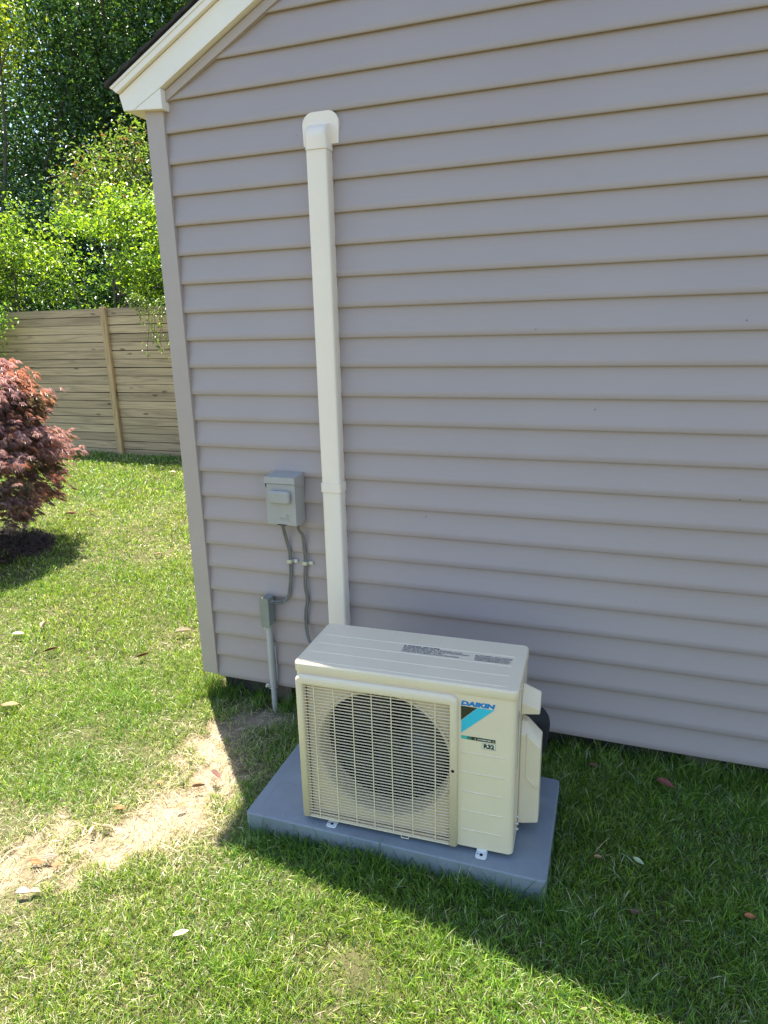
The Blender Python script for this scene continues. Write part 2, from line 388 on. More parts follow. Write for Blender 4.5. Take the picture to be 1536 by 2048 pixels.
obj('foundation', bm, 'foundation', house)
for x in (.262, 1.98, 3.9):
    bm = bmesh.new(); box(bm, (x, .012, -.1), (x + .1, .044, .114)); obj('foundation_block', bm, 'pier', house, bevel=.003)
# rake board, cornice return, upper moulding, j-channel
def slope(x, z, x2): return z + RAKE * (x2 - x)
def mirror(pts): return [(2 * APX - p[0], p[1]) for p in pts][::-1]
A = (-.163, 2.481)
bm = bmesh.new()
pts = [(-.1605, 2.474), A, (APX, slope(*A, APX)), (APX, slope(.02, 2.484, APX)), (.02, 2.484), (-.105, 2.4235), (-.1545, 2.427)]
pts = [(-.163, 2.481), (APX, slope(*A, APX)), (APX, slope(.02, 2.484, APX)), (.0215, 2.4845), (-.1085, 2.4247), (-.150, 2.4278)]
prism(bm, pts, -.045, .0); prism(bm, mirror(pts), -.045, .0)
obj('rake_board', bm, 'white', house, bevel=.002)
bm = bmesh.new()
pts = [(-.1055, 2.4245), (.0215, 2.4825), (.0215, 2.4155)]
prism(bm, pts, -.0455, .0); obj('cornice_return', bm, 'white', house, bevel=.0015)
bm = bmesh.new(); prism(bm, mirror(pts), -.0455, .0); obj('cornice_return', bm, 'white', house, bevel=.0015)
bm = bmesh.new()
pts = [(-.190, 2.507), (APX, slope(-.19, 2.507, APX)), (APX, slope(-.163, 2.484, APX)), (-.163, 2.484)]
prism(bm, pts, -.060, .0); prism(bm, mirror(pts), -.060, .0)
pts = [(-.188, 2.504), (APX, slope(-.188, 2.504, APX)), (APX, slope(-.188, 2.492, APX)), (-.180, 2.497)]
prism(bm, pts, -.0635, -.0605)
obj('rake_moulding', bm, 'white', house, bevel=.002)
bm = bmesh.new()
pts = [(.012, 2.474), (APX, slope(.012, 2.474, APX)), (APX, slope(.012, 2.440, APX)), (.012, 2.440)]
prism(bm, pts, -.021, -.001); prism(bm, mirror(pts), -.021, -.001)
obj('trim_channel', bm, 'post', house, bevel=.002)
for fn in (list, mirror):
    bm = bmesh.new(); prism(bm, fn([(-.163, 2.478), (-.150, 2.429), (-.046, 2.429), (-.046, 2.478)]), .0, DEP); obj('soffit', bm, 'soffit', house)
bm = bmesh.new()
rs = random.Random(3)
n = 46
def roof_side(sgn):
    rows = []
    X0, Z_0 = -.205, 2.504
    L = (APX - X0)
    for q in range(n):
        a, b = q / n, (q + 1) / n
        xa, xb = X0 + L * a, X0 + L * b; jut = rs.uniform(-.004, .004)
        za, zb = Z_0 + RAKE * (xa - X0), Z_0 + RAKE * (xb - X0)
        P = [(xa, za + .001), (xb + .002, zb + .001), (xb + .002, zb + .008), (xa, za + .016)]
        if sgn < 0: P = mirror(P)
        prism(bm, P, -.069 + jut * .6, DEP + .07)
roof_side(1); roof_side(-1)
obj('roof', bm, 'shingle', house)

# ------------------------------------------------------------------ line-set duct on the wall
duct = thing('line_set_duct', 'tall cream vinyl duct running up the siding behind the air conditioner', 'duct', (.6335, 0, .30))
bm = bmesh.new()
def chan(z0, z1, hw=.0375, d=.062):
    prism(bm, rrect(-hw, -d, hw, -.0015, .0085, 4), z0, z1, 'z')
chan(0, .735); obj('duct_channel', bm, 'duct', duct, smooth=False, bevel=.0015)
for z0_, z1_ in ((0, .714), (.754, 1.92)):
    bm = bmesh.new(); prism(bm, rrect(-.0385, -.0630, .0385, -.018, .009, 4), z0_, z1_, 'z'); obj('snap_cover', bm, 'duct', duct, bevel=.001)
bm = bmesh.new(); chan(.735, 1.935); obj('duct_channel', bm, 'duct', duct, bevel=.0015)
bm = bmesh.new(); prism(bm, rrect(-.0425, -.0665, .0425, -.0012, .009, 4), .716, .752, 'z'); obj('coupling', bm, 'duct', duct, bevel=.0015)
cap = bpy.data.objects.new('wall_inlet_cover', None)
bm = bmesh.new()
pl = [(-.068, 1.925), (.068, 1.925)] + [(.068 - .040 + .040 * math.cos(rad(a)), 2.005 + .040 * math.sin(rad(a))) for a in range(0, 91, 10)] + [(-.028 + .040 * math.cos(rad(a)), 2.005 + .040 * math.sin(rad(a))) for a in range(90, 181, 10)]
pl[0] = (-.066, 1.940); pl[1] = (.066, 1.940)
prism(bm, pl, -.017, -.001)
plate = obj('flange', bm, 'duct', duct, bevel=.002); plate.name = 'wall_inlet_flange'
bm = bmesh.new(); rings = []
for a in range(0, 91, 9):    # quarter-round hood
    t = rad(a); zc = 1.945 + .058 * math.sin(t); yf = -.0665 * math.cos(t) - .012 * math.sin(t)
    hw = .0405 - .004 * math.sin(t)
    rings.append([bm.verts.new(p) for p in [(-hw, -.010, zc if a < 90 else zc), (-hw, yf + .008 * math.cos(t), zc - .0 ), (-hw + .008, yf, zc), (hw - .008, yf, zc), (hw, yf + .008 * math.cos(t), zc), (hw, -.010, zc)]])
base = [bm.verts.new(p) for p in [(-.0405, -.010, 1.918), (-.0405, -.0585, 1.918), (-.0325, -.0665, 1.918), (.0325, -.0665, 1.918), (.0405, -.0585, 1.918), (.0405, -.010, 1.918)]]
rings.insert(0, base)
for r0, r1 in zip(rings, rings[1:]):
    for q in range(5): bm.faces.new((r0[q], r0[q + 1], r1[q + 1], r1[q]))
obj('inlet_hood', bm, 'duct', duct, smooth=True)

# ------------------------------------------------------------------ electrical gear
db = thing('disconnect_box', 'grey metal disconnect switch box mounted on the siding', 'electrical box', (.430, -.0125, .875))
bm = bmesh.new(); box(bm, (-.063, -.080, 0), (.063, 0, .196)); obj('box_body', bm, 'grey', db, bevel=.0025)
bm = bmesh.new()
prism(bm, [(-.002, .205), (-.086, .198), (-.088, .172), (-.0815, .172), (-.0815, .192), (-.002, .1965)], -.0665, .0665, 'x')
prism(bm, [(0, .2), (-.087, .197), (-.087, .172), (-.04, .150), (0, .150)], .0640, .0662, 'x'); prism(bm, [(0, .2), (-.087, .197), (-.087, .166), (-.078, .150), (-.076, .19)], -.0662, -.0640, 'x')
obj('hood', bm, 'grey', db, bevel=.001)
bm = bmesh.new(); box(bm, (-.0645, -.0835, .006), (.0640, -.0805, .170)); dr = obj('cover', bm, 'grey', db, bevel=.0012)
bm = bmesh.new(); prism(bm, rrect(-.045, .094, .047, .146, .012, 5), -.104, -.083, 'y'); obj('handle', bm, 'grey', dr, bevel=.009, seg=4)
bm = bmesh.new()
def stroke(pts, w=.0009, y=-.0842):
    for (xa, za), (xb, zb) in zip(pts, pts[1:]):
        tube(bm, [(xa, y, za), (xb, y, zb)], w, 5)
stroke([(-.004, .030), (.000, .034), (.002, .028), (.006, .034), (.008, .028), (.012, .034), (.014, .029), (.019, .033), (.022, .028), (.028, .036), (.022, .042), (.033, .040), (.030, .046), (.020, .049)])
stroke([(-.002, .023), (.034, .023), (.028, .030)])
stroke([(-.008, .026), (-.004, .036)])
obj('embossed_emblem', bm, 'grey', dr)
bm = bmesh.new(); box(bm, (-.020, -.0850, .003), (.018, -.0795, .0062)); obj('latch_slot', bm, 'dark', db)
bm = bmesh.new(); prism(bm, [(-.0635, .168), (-.0600, .168), (-.0615, .148)], -.0846, -.0836, 'y'); obj('side_notch', bm, 'dark', db)
bm = bmesh.new(); cyl(bm, (.050, -.004), .005, -.030, -.018, 'y', 10); obj('screw', bm, 'zinc', db)

jb = thing('junction_box', 'small grey conduit junction box with a bare screw at its foot', 'electrical box', (.303, -.0125, .405))
bm = bmesh.new(); box(bm, (-.0195, -.054, .004), (.0195, 0, .130)); obj('box_body', bm, 'greydark', jb, bevel=.004, seg=3)
bm = bmesh.new(); prism(bm, [(-.0215, .007), (-.015, 0), (.0215, 0), (.0215, .128), (.015, .134), (-.0215, .134)], -.0590, -.0545); obj('cover_plate', bm, 'greydark', jb, bevel=.001)
for z, x in ((-.0035, .0), (.1365, -.004)):
    bm = bmesh.new(); cyl(bm, (x, z), .0045, -.061, -.050, 'y', 10); obj('screw', bm, 'zinc', jb, bevel=.0008)
bm = bmesh.new(); cyl(bm, (-.026, .108), .0095, .0195, .0300, 'x', 16); obj('cable_gland', bm, 'greydark', jb)

cp = thing('conduit_pipe', 'grey plastic conduit riser coming out of the soil below the junction box', 'pipe', (.300, -.036, 0))
bm = bmesh.new(); tube(bm, [(0, 0, .105), (0, 0, .41)], .0138, 20); obj('pipe', bm, 'pvc', cp, smooth=False, bevel=.0005)
cp.children[0].data.polygons.foreach_set('use_smooth', [len(p.vertices) == 4 for p in cp.children[0].data.polygons])
bm = bmesh.new(); tube(bm, [(.001, 0, -.1), (.001, 0, .112)], .0118, 18)
for z in (.03, .038, .046, .054): tube(bm, [(.001, 0, z), (.001, 0, z + .003)], .0128, 18)
obj('threaded_stub', bm, 'pvc', cp)
bm = bmesh.new()
tube(bm, [(.016 * math.cos(a), .016 * math.sin(a), .102) for a in np.linspace(0, 2 * math.pi, 25)], .0022, 8)
obj('strap_ring', bm, 'zinc', cp, smooth=True)
bm = bmesh.new(); box(bm, (-.030, -.012, .104), (-.012, -.004, .120)); cyl(bm, (-.024, .112), .006, -.020, -.010, 'y', 6); obj('strap_bolt', bm, 'zinc', cp, bevel=.001)
bm = bmesh.new(); tube(bm, smooth_path([(.0145, .012, .30), (.016, .014, .2), (.014, .013, .12)], 3), .0035, 8); obj('ground_wire', bm, 'pvc', cp, smooth=True)

def cable(name, label, pts, z_top, wob):
    P = smooth_path(pts, 8); bm = bmesh.new()
    for s in (-1, 1):
        tube(bm, [p + Vector((s * .0037, 0, 0)) if abs((P[min(i + 1, len(P) - 1)] - P[max(i - 1, 0)]).normalized().z) > .5 else p + Vector((s * .002, 0, -s * .0042)) for i, p in enumerate(P)], .0042, 9)
    o = obj(name, bm, 'cable', None, smooth=True); tag(o, label, 'cable', 'grey cables below the disconnect box'); return o
cable('power_cable', 'short grey twin cable curving from the disconnect box into the junction box',
      [(.404, -.055, .885), (.404, -.045, .855), (.408, -.026, .785), (.416, -.022, .739), (.4155, -.021, .695), (.4135, -.021, .638), (.406, -.022, .58), (.397, -.024, .54), (.376, -.03, .518), (.355, -.036, .513), (.330, -.038, .513)], 0, 0)
cable('power_cable', 'long wavy grey twin cable running from the disconnect box down behind the air conditioner',
      [(.470, -.050, .885), (.474, -.040, .845), (.482, -.026, .817), (.4845, -.022, .757), (.4855, -.021, .702), (.480, -.021, .645), (.479, -.022, .588), (.485, -.022, .537), (.474, -.023, .472), (.477, -.03, .397), (.510, -.06, .345), (.60, -.15, .30), (.72, -.30, .30), (.80, -.40, .31)], 0, 0)
def clamp(x, z, label):
    t = thing('cable_clamp', label, 'clamp', (x, -.0122, z), 0, 'zinc cable clamps on the siding')
    bm = bmesh.new()
    prism(bm, [(-.013, 0), (-.011, -.0175), (-.004, -.0195), (.007, -.0195), (.011, -.016), (.012, -.0022), (.030, -.0022), (.030, 0)], -.0075, .0075, 'z'); obj('strap', bm, 'zinc', t, bevel=.0006)
    bm = bmesh.new(); cyl(bm, (.022, 0), .0042, -.006, -.0022, 'y', 8); obj('screw', bm, 'footwhite', t)
clamp(.4155, .700, 'small zinc clamp holding the short left cable to the siding')
clamp(.4850, .698, 'small zinc clamp holding the long right cable to the siding')

# ------------------------------------------------------------------ pad
pad = thing('condenser_pad', 'flat blue grey plastic equipment pad set in the grass under the air conditioner', 'pad', (1.07, -.51, 0), .012)
bm = bmesh.new()
prism(bm, rrect(-.490, -.237, .490, .237, .012, 3), -.05, .081, 'z')
obj('slab', bm, 'pad', pad, bevel=.005, seg=3)
bm = bmesh.new()
box(bm, (-.125, -.2405, .045), (-.015, -.2368, .074)); obj('edge_tab', bm, 'pad', pad, bevel=.001)
for x in (-.40, -.27, .13, .33):
    bm = bmesh.new(); box(bm, (x, -.2374, 0), (x + .0016, -.2366, .076)); obj('seam', bm, 'greydark', pad)
bm = bmesh.new()
ring_prism(bm, rrect(-.455, -.205, -.30, -.06, .03), rrect(-.452, -.202, -.303, -.063, .028), .0808, .0816, 'z')
obj('moulded_outline', bm, 'pad', pad)

# ------------------------------------------------------------------ air conditioner
W_, D_, H_ = .683, .288, .564
ac = thing('air_conditioner', 'ivory outdoor air conditioner unit with wire fan grille standing on the pad', 'air conditioner', (.7775, -.7135, .0815), .0359)
bm = bmesh.new()
zb, zt = .017, .536
path = []
def arc(cx, cy, r, a0, a1, n=6): return [(cx + r * math.cos(rad(a0 + (a1 - a0) * i / n)), cy + r * math.sin(rad(a0 + (a1 - a0) * i / n))) for i in range(n + 1)]
x0, x1, y0, y1, rr = .003, W_ - .003, .0, D_, .017
path = arc(x0 + rr, y0 + rr, rr, 270, 180) + arc(x0 + .01, y1 - .01, .01, 180, 90, 3) + arc(x1 - .01, y1 - .01, .01, 90, 0, 3) + arc(x1 - rr, y0 + rr, rr, 0, -90)
lo = [bm.verts.new((p[0], p[1], zb)) for p in path]; hi = [bm.verts.new((p[0], p[1], zt)) for p in path]
for q in range(len(path) - 1): bm.faces.new((lo[q], lo[q + 1], hi[q + 1], hi[q]))
fx0, fx1 = x0 + rr, x1 - rr; ox0, ox1, oz0, oz1 = .030, .490, .022, .497
O = [lo[0], lo[-1], hi[-1], hi[0]]
Iv = [bm.verts.new((x, 0, z)) for x, z in ((ox0, oz0), (ox1, oz0), (ox1, oz1), (ox0, oz1))]
Ib = [bm.verts.new((x, .012, z)) for x, z in ((ox0, oz0), (ox1, oz0), (ox1, oz1), (ox0, oz1))]
for q in range(4):
    bm.faces.new((O[q], O[(q + 1) % 4], Iv[(q + 1) % 4], Iv[q])); bm.faces.new((Iv[q], Iv[(q + 1) % 4], Ib[(q + 1) % 4], Ib[q]))
bm.faces.new(lo)
obj('cabinet', bm, 'ivory', ac, bevel=.0)
for p in ac.children[0].data.polygons: p.use_smooth = False
# recessed fan panel with a round opening
FC, FR = (.276, .272), .209
bm = bmesh.new(); ns = 72
circ = [(FC[0] + FR * math.cos(2 * math.pi * q / ns), FC[1] + FR * math.sin(2 * math.pi * q / ns)) for q in range(ns)]
def to_rect(q):
    a = 2 * math.pi * q / ns; c, s = math.cos(a), math.sin(a); best = 9
    for lim, comp in (((ox1 - FC[0]) if c > 0 else (ox0 - FC[0]), c), ((oz1 - FC[1]) if s > 0 else (oz0 - FC[1]), s)):
        if abs(comp) > 1e-6: best = min(best, lim / comp)
    return (FC[0] + c * best, FC[1] + s * best)
ro = [to_rect(q) for q in range(ns)]
for cx, cz in ((ox0, oz0), (ox1, oz0), (ox1, oz1), (ox0, oz1)):
    j = min(range(ns), key=lambda q: (ro[q][0] - cx) ** 2 + (ro[q][1] - cz) ** 2); ro[j] = (cx, cz)
a_ = [bm.verts.new((p[0], .020, p[1])) for p in ro]
ringsF = [a_]
for rr2, yy in ((FR + .016, .020), (FR + .013, .015), (FR + .008, .0145), (FR + .003, .018), (FR, .026), (FR - .004, .050), (FR - .004, .085)):
    ringsF.append([bm.verts.new((min(max(FC[0] + rr2 * math.cos(2 * math.pi * q / ns), ox0), ox1), yy, min(FC[1] + rr2 * math.sin(2 * math.pi * q / ns), oz1))) for q in range(ns)])
for A0, A1 in zip(ringsF, ringsF[1:]):
    for q in range(ns):
        bm.faces.new((A0[q], A0[(q + 1) % ns], A1[(q + 1) % ns], A1[q]))
obj('fan_shroud', bm, 'ivory_dark', ac, smooth=False)
bm = bmesh.new(); box(bm, (.012, .20, .03), (.60, .203, .52)); 
for q in range(60): box(bm, (.02 + q * .0095, .196, .03), (.0215 + q * .0095, .1995, .52))
obj('coil', bm, 'coil', ac)
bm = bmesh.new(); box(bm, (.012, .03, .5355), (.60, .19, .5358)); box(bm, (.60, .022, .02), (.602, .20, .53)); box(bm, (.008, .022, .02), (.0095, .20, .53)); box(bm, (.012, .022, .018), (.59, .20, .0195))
obj('shade_liner', bm, 'dark', ac)  # near-black sheets carry the shade inside the cabinet in their colour
# fan: hub and three broad swept blades
bm = bmesh.new(); cyl(bm, FC, .042, .070, .125, 'y', 32); obj('fan_hub', bm, 'fan', ac, bevel=.006)
cc = ac.children[-1]
for b_ in range(3):
    bm = bmesh.new(); G = []
    for i_ in range(9):
        r = .038 + (FR - .052) * i_ / 8; row = []
        for j_ in range(9):
            t = j_ / 8; wdt = rad(62 + 22 * math.sin(i_ / 8 * math.pi * .7)); ang = rad(120 * b_ + 20) + wdt * (t - .5) - rad(22) * (i_ / 8) ** 1.4
            y = .075 + .045 * t + .010 * math.sin(math.pi * t)
            row.append(bm.verts.new((FC[0] + r * math.cos(ang), y, FC[1] + r * math.sin(ang))))
        G.append(row)
    for i_ in range(8):
        for j_ in range(8): bm.faces.new((G[i_][j_], G[i_ + 1][j_], G[i_ + 1][j_ + 1], G[i_][j_ + 1]))
    o = obj('fan_blade', bm, 'fan', ac, smooth=True); md = o.modifiers.new('thick', 'SOLIDIFY'); md.thickness = .003
# grille bezel
bm = bmesh.new()
def bez(xa, xb, zt_, zlow, r, n=7):
    p = [(xb, zlow)] + [(xb - r + r * math.cos(rad(a)), zt_ - r + r * math.sin(rad(a))) for a in np.linspace(0, 90, n)] + [(xa + r + r * math.cos(rad(a)), zt_ - r + r * math.sin(rad(a))) for a in np.linspace(90, 180, n)] + [(xa, zlow)]
    return p
outer = bez(.005, .5135, .5285, .016, .024); inner = bez(.0295, .4895, .496, .016, .004)
Ls = []
for loop, y in ((outer, .0005), (outer, -.006), (bez(.008, .5110, .5255, .018, .022), -.0115), (bez(.013, .5070, .5205, .018, .019), -.0145), (bez(.0235, .4955, .5035, .018, .008), -.0145), (bez(.0275, .4915, .4985, .018, .006), -.0125), (inner, -.008), (inner, .010)):
    Ls.append([bm.verts.new((p[0], y, p[1])) for p in loop])
for a0, a1 in zip(Ls, Ls[1:]):
    for q in range(len(a0) - 1): bm.faces.new((a0[q], a0[q + 1], a1[q + 1], a1[q]))
bm.faces.new([l[0] for l in Ls]); bm.faces.new([l[-1] for l in Ls][::-1])
obj('grille_frame', bm, 'ivory', ac, smooth=True)
# grille wires
bm = bmesh.new(); nw = 45
for q in range(nw):
    z = .0235 + q * (.4895 - .0235) / (nw - 1)
    prism(bm, [(-.0085, z - .0007), (-.0065, z - .0015), (-.0045, z - .0008), (-.0045, z + .0008), (-.0065, z + .0015), (-.0085, z + .0007)], .0297, .4893, 'x')
for x in (.066, .130, .192, .252, .313, .376, .447):
    box(bm, (x - .0014, -.0104, .020), (x + .0014, -.0090, .4955))
box(bm, (.0297, -.010, .0165), (.4893, -.002, .0215))
obj('grille', bm, 'ivory', ac)
bm = bmesh.new(); tube(bm, [(.336, -.006, .018), (.338, -.010, .008), (.361, -.010, .008), (.363, -.006, .018)], .0016, 6); obj('grille_clip', bm, 'ivory', ac)
for x, z in ((.047, .046), (.481, .040)):
    bm = bmesh.new(); cyl(bm, (x, z), .011, .012, .0195, 'y', 16); so_ = obj('screw_boss', bm, 'ivory_dark', ac, bevel=.001)
    bm = bmesh.new(); cyl(bm, (x, z), .0045, .007, .012, 'y', 10); obj('screw', bm, 'zinc', so_)
bm = bmesh.new(); cyl(bm, (.5005, .283), .0050, -.0150, -.0140, 'y', 16); obj('frame_hole', bm, 'dark', ac)
# pressed grooves on the service panel
bm = bmesh.new()
for z in (.344, .277, .211, .144, .0775):
    prism(bm, [(.0, z - .0035), (-.0016, z - .0012), (-.0019, z + .0006), (.0, z + .0022)], .523, .650, 'x')
gv = obj('panel_ridge', bm, 'ivory', ac, smooth=False)
# lid
bm = bmesh.new()
prof = [(.0015, .533), (.0, .5345), (.0, .557), (.0012, .5615), (.004, .564)]
L2 = []
for ins, z in prof: L2.append([bm.verts.new((p[0], p[1], z)) for p in rrect(-.001 + ins, -.003 + ins, W_ + .001 - ins, D_ + .003 - ins, .019 - ins, 6)])
for a0, a1 in zip(L2, L2[1:]):
    for q in range(len(a0)): bm.faces.new((a0[q], a0[(q + 1) % len(a0)], a1[(q + 1) % len(a0)], a1[q]))
topf = bm.faces.new(L2[-1]); bm.faces.new(L2[0])
lid = obj('top_panel', bm, 'ivory', ac, smooth=True); 
for p in lid.data.polygons:
    if len(p.vertices) > 8: p.use_smooth = False
bm = bmesh.new()
for y in (.020, .082, .142, .203):
    prism(bm, [(y - .0035, .5640), (y - .0016, .5652), (y + .0016, .5652), (y + .0035, .5640)], .022, .648, 'x')
obj('lid_rib', bm, 'ivory', lid)
fit_text('warning_text', 'WARNING  RISK OF FIRE!', (.311, .1885, .415, .1960), 'ink', lid, 'top', .5643, bold=.0006)
fit_text('warning_text', 'FLAMMABLE REFRIGERANT USED. TO BE REPAIRED ONLY BY\nTRAINED SERVICE PERSONNEL. DO NOT PUNCTURE REFRIGERANT\nTUBING. DISPOSE OF PROPERLY IN STRICT\nACCORDANCE WITH FEDERAL OR LOCAL REGULATIONS.', (.300, .1500, .512, .1865), 'ink', lid, 'top', .5643, bold=.0001)
bm = bmesh.new(); ring_prism(bm, [(.299, .1880), (.308, .1880), (.3035, .1965)], [(.3012, .1893), (.3058, .1893), (.3035, .1940)], .5642, .5646, 'z'); obj('warning_triangle', bm, 'ink', lid)
fit_text('warning_text', 'AVERTISSEMENT  RISQUE D\'INCENDIE', (.541, .1800, .643, .1855), 'ink', lid, 'top', .5643, bold=.0004)
fit_text('warning_text', 'FRIGORIGENE INFLAMMABLE UTILISE. CONFIER LES REPARATIONS A\nUN TECHNICIEN SPECIALISE. NE PAS PERFORER LA TUBULURE\nCONTENANT LE FRIGORIGENE. ELIMINER DE LA BONNE MANIERE\nCONFORMEMENT AUX REGLEMENTS FEDERAUX OU LOCAUX.', (.531, .1500, .643, .1775), 'ink', lid, 'top', .5643)
bm = bmesh.new(); ring_prism(bm, [(.530, .1795), (.539, .1795), (.5345, .1860)], [(.532, .1805), (.537, .1805), (.5345, .1842)], .5642, .5646, 'z'); obj('warning_triangle', bm, 'ink', lid)
bm = bmesh.new(); ring_prism(bm, [(.25, .228), (.405, .228), (.405, .272), (.25, .272)], [(.2508, .2288), (.4042, .2288), (.4042, .2712), (.2508, .2712)], .5641, .5644, 'z')
for q in range(4): box(bm, (.30, .236 + q * .009, .5641), (.395 - q * .008, .2372 + q * .009, .5644))
obj('faded_notice', bm, 'ivory_dark', lid)
# front lettering and emblem
fit_text('brand_lettering', 'DAIKIN', (.5205, .4980, .6190, .5130), 'blue', ac, 'front', -.0003, shear=.14, bold=.0013)
emb = bpy.data.meshes.new('x')
bm = bmesh.new(); prism(bm, [(.5210, .4955), (.5670, .4955), (.5215, .4495)], -.0010, -.0003); e1 = obj('emblem', bm, 'emblack', ac)
bm = bmesh.new(); prism(bm, [(.5685, .4955), (.6165, .4955), (.5225, .4080), (.5225, .4485)], -.0010, -.0003); obj('emblem_band', bm, 'cyan', e1)
bm = bmesh.new(); prism(bm, [(.5225, .3890), (.5400, .3890), (.5400, .3995), (.5225, .3995)], -.0009, -.0003); st_ = obj('inverter_stripe', bm, 'teal', ac)
bm = bmesh.new(); box(bm, (.5400, -.0009, .3890), (.5520, -.0003, .3995)); obj('stripe_middle', bm, 'tealdk', st_)
bm = bmesh.new(); box(bm, (.5520, -.0009, .3890), (.6215, -.0003, .3995)); obj('stripe_end', bm, 'emblack', st_)
fit_text('inverter_lettering', 'INVERTER', (.5700, .3925, .6095, .3962), 'cream', st_, 'front', -.0012, shear=.2, bold=.0005)
bm = bmesh.new(); prism(bm, [(.5670, .3975), (.5610, .3943), (.5670, .3908), (.5630, .3943)], -.0014, -.0010); obj('stripe_arrow', bm, 'cream', st_)
bm = bmesh.new(); prism(bm, [(.6125, .3975), (.6185, .3943), (.6125, .3908), (.6165, .3943)], -.0014, -.0010); obj('stripe_arrow', bm, 'cream', st_)
bm = bmesh.new(); box(bm, (.5835, -.0008, .3655), (.6225, -.0003, .3850)); pl_ = obj('refrigerant_badge', bm, 'cream', ac)
bm = bmesh.new(); ring_prism(bm, [(.5835, .3655), (.6225, .3655), (.6225, .3850), (.5835, .3850)], [(.5842, .3662), (.6218, .3662), (.6218, .3843), (.5842, .3843)], -.0011, -.0008); obj('badge_border', bm, 'emblack', pl_)
fit_text('badge_lettering', 'R32', (.5880, .3680, .6190, .3828), 'emblack', pl_, 'front', -.0010, bold=.0012)
# side seam, side handle, valve cover
bm = bmesh.new(); box(bm, (W_ - .0032, .116, .02), (W_ - .0024, .1175, .535)); obj('side_seam', bm, 'greydark', ac)
bm = bmesh.new(); box(bm, (W_ - .0032, .050, .28), (W_ - .0024, .058, .47)); obj('side_slot', bm, 'greydark', ac)
bm = bmesh.new()
xo = W_ - .003
def loft(secs):
    Lr = [[bm.verts.new(p) for p in s] for s in secs]
    for a0, a1 in zip(Lr, Lr[1:]):
        for q in range(len(a0)): bm.faces.new((a0[q], a0[(q + 1) % len(a0)], a1[(q + 1) % len(a0)], a1[q]))
    bm.faces.new(Lr[0][::-1]); bm.faces.new(Lr[-1])
# handle block: front face low, chamfer rising to the back, outer edge lower than inner
loft([[(xo, .125, .417), (xo, .125, .456), (xo, .170, .499), (xo, .180, .495), (xo, .180, .417)],
      [(.734, .133, .420), (.734, .133, .436), (.734, .168, .478), (.734, .176, .474), (.734, .176, .420)]])
obj('side_handle', bm, 'ivory', ac, bevel=.003, seg=2)
bm = bmesh.new()
loft([[(xo, .120, .035), (xo, .120, .352), (xo, .150, .385), (xo, .185, .385), (xo, .185, .035)],
      [(.697, .122, .035), (.697, .122, .350), (.697, .152, .380), (.697, .183, .380), (.697, .183, .035)],
      [(.742, .130, .040), (.742, .130, .306), (.742, .155, .336), (.742, .180, .336), (.742, .180, .040)]])
obj('valve_cover', bm, 'ivory', ac, bevel=.004, seg=2)
vc = ac.children[-1]
bm = bmesh.new(); prism(bm, [(.700, .205), (.738, .172), (.738, .167), (.700, .199)], .121, .128); prism(bm, [(.6985, .20), (.7005, .20), (.7005, .355), (.6985, .355)], .1205, .124)
obj('cover_ridge', bm, 'ivory', vc, bevel=.001)
for y_, z in ((.10, .03), (.10, .05), (.10, .075), (.05, .545)):
    bm = bmesh.new(); cyl(bm, (y_, z), .004, W_ - .004, W_ + .003, 'x', 8); obj('side_screw', bm, 'zinc', ac)
bm = bmesh.new(); prism(bm, [(.0, .528), (.004, .536), (-.004, .534), (-.004, .528)], .02, .03); obj('corner_tab', bm, 'ivory', ac)
# feet
for x in (.105, .588):
    for ys in (1, -1):
        bm = bmesh.new(); yb = 0 if ys > 0 else D_
        s = ys
        prism(bm, [(x - .017, yb + s * .03), (x + .017, yb + s * .03), (x + .017, yb - s * .018), (x + .012, yb - s * .024), (x - .012, yb - s * .024), (x - .017, yb - s * .018)], .0005, .004, 'z')
        box(bm, (x - .015, min(yb + s * .004, yb + s * .008), .004), (x + .015, max(yb + s * .004, yb + s * .008), .018))
        f_ = obj('foot', bm, 'footwhite', ac, bevel=.001)
        bm = bmesh.new(); cyl(bm, (x, yb - s * .009), .0052, .0040, .0046, 'z', 14); cyl(bm, (x - .011, yb - s * .007), .002, .0040, .0046, 'z', 8); obj('bolt_hole', bm, 'dark', f_)

bm = bmesh.new()
P = smooth_path([(1.38, -.47, .43), (1.45, -.475, .445), (1.487, -.45, .425), (1.487, -.40, .35), (1.462, -.32, .22), (1.38, -.24, .15), (1.1, -.2, .16), (.80, -.16, .22), (.67, -.10, .24), (.638, -.05, .26), (.634, -.031, .318)], 8)
tube(bm, P, [.037 - .011 * (i / (len(P) - 1)) ** 2 for i in range(len(P))], 16)
o = obj('insulated_line_set', bm, 'black', None, smooth=True); tag(o, 'thick black insulated refrigerant hose bulging out behind the air conditioner', 'hose')
bm = bmesh.new(); tube(bm, smooth_path([(1.452, -.50, .26), (1.468, -.44, .262), (1.476, -.385, .235), (1.47, -.36, .15), (1.46, -.34, .03)], 6), .0075, 8)
o = obj('grey_hose', bm, 'cable', None, smooth=True); tag(o, 'thin grey tube looping under the black hose by the valve cover', 'tube')

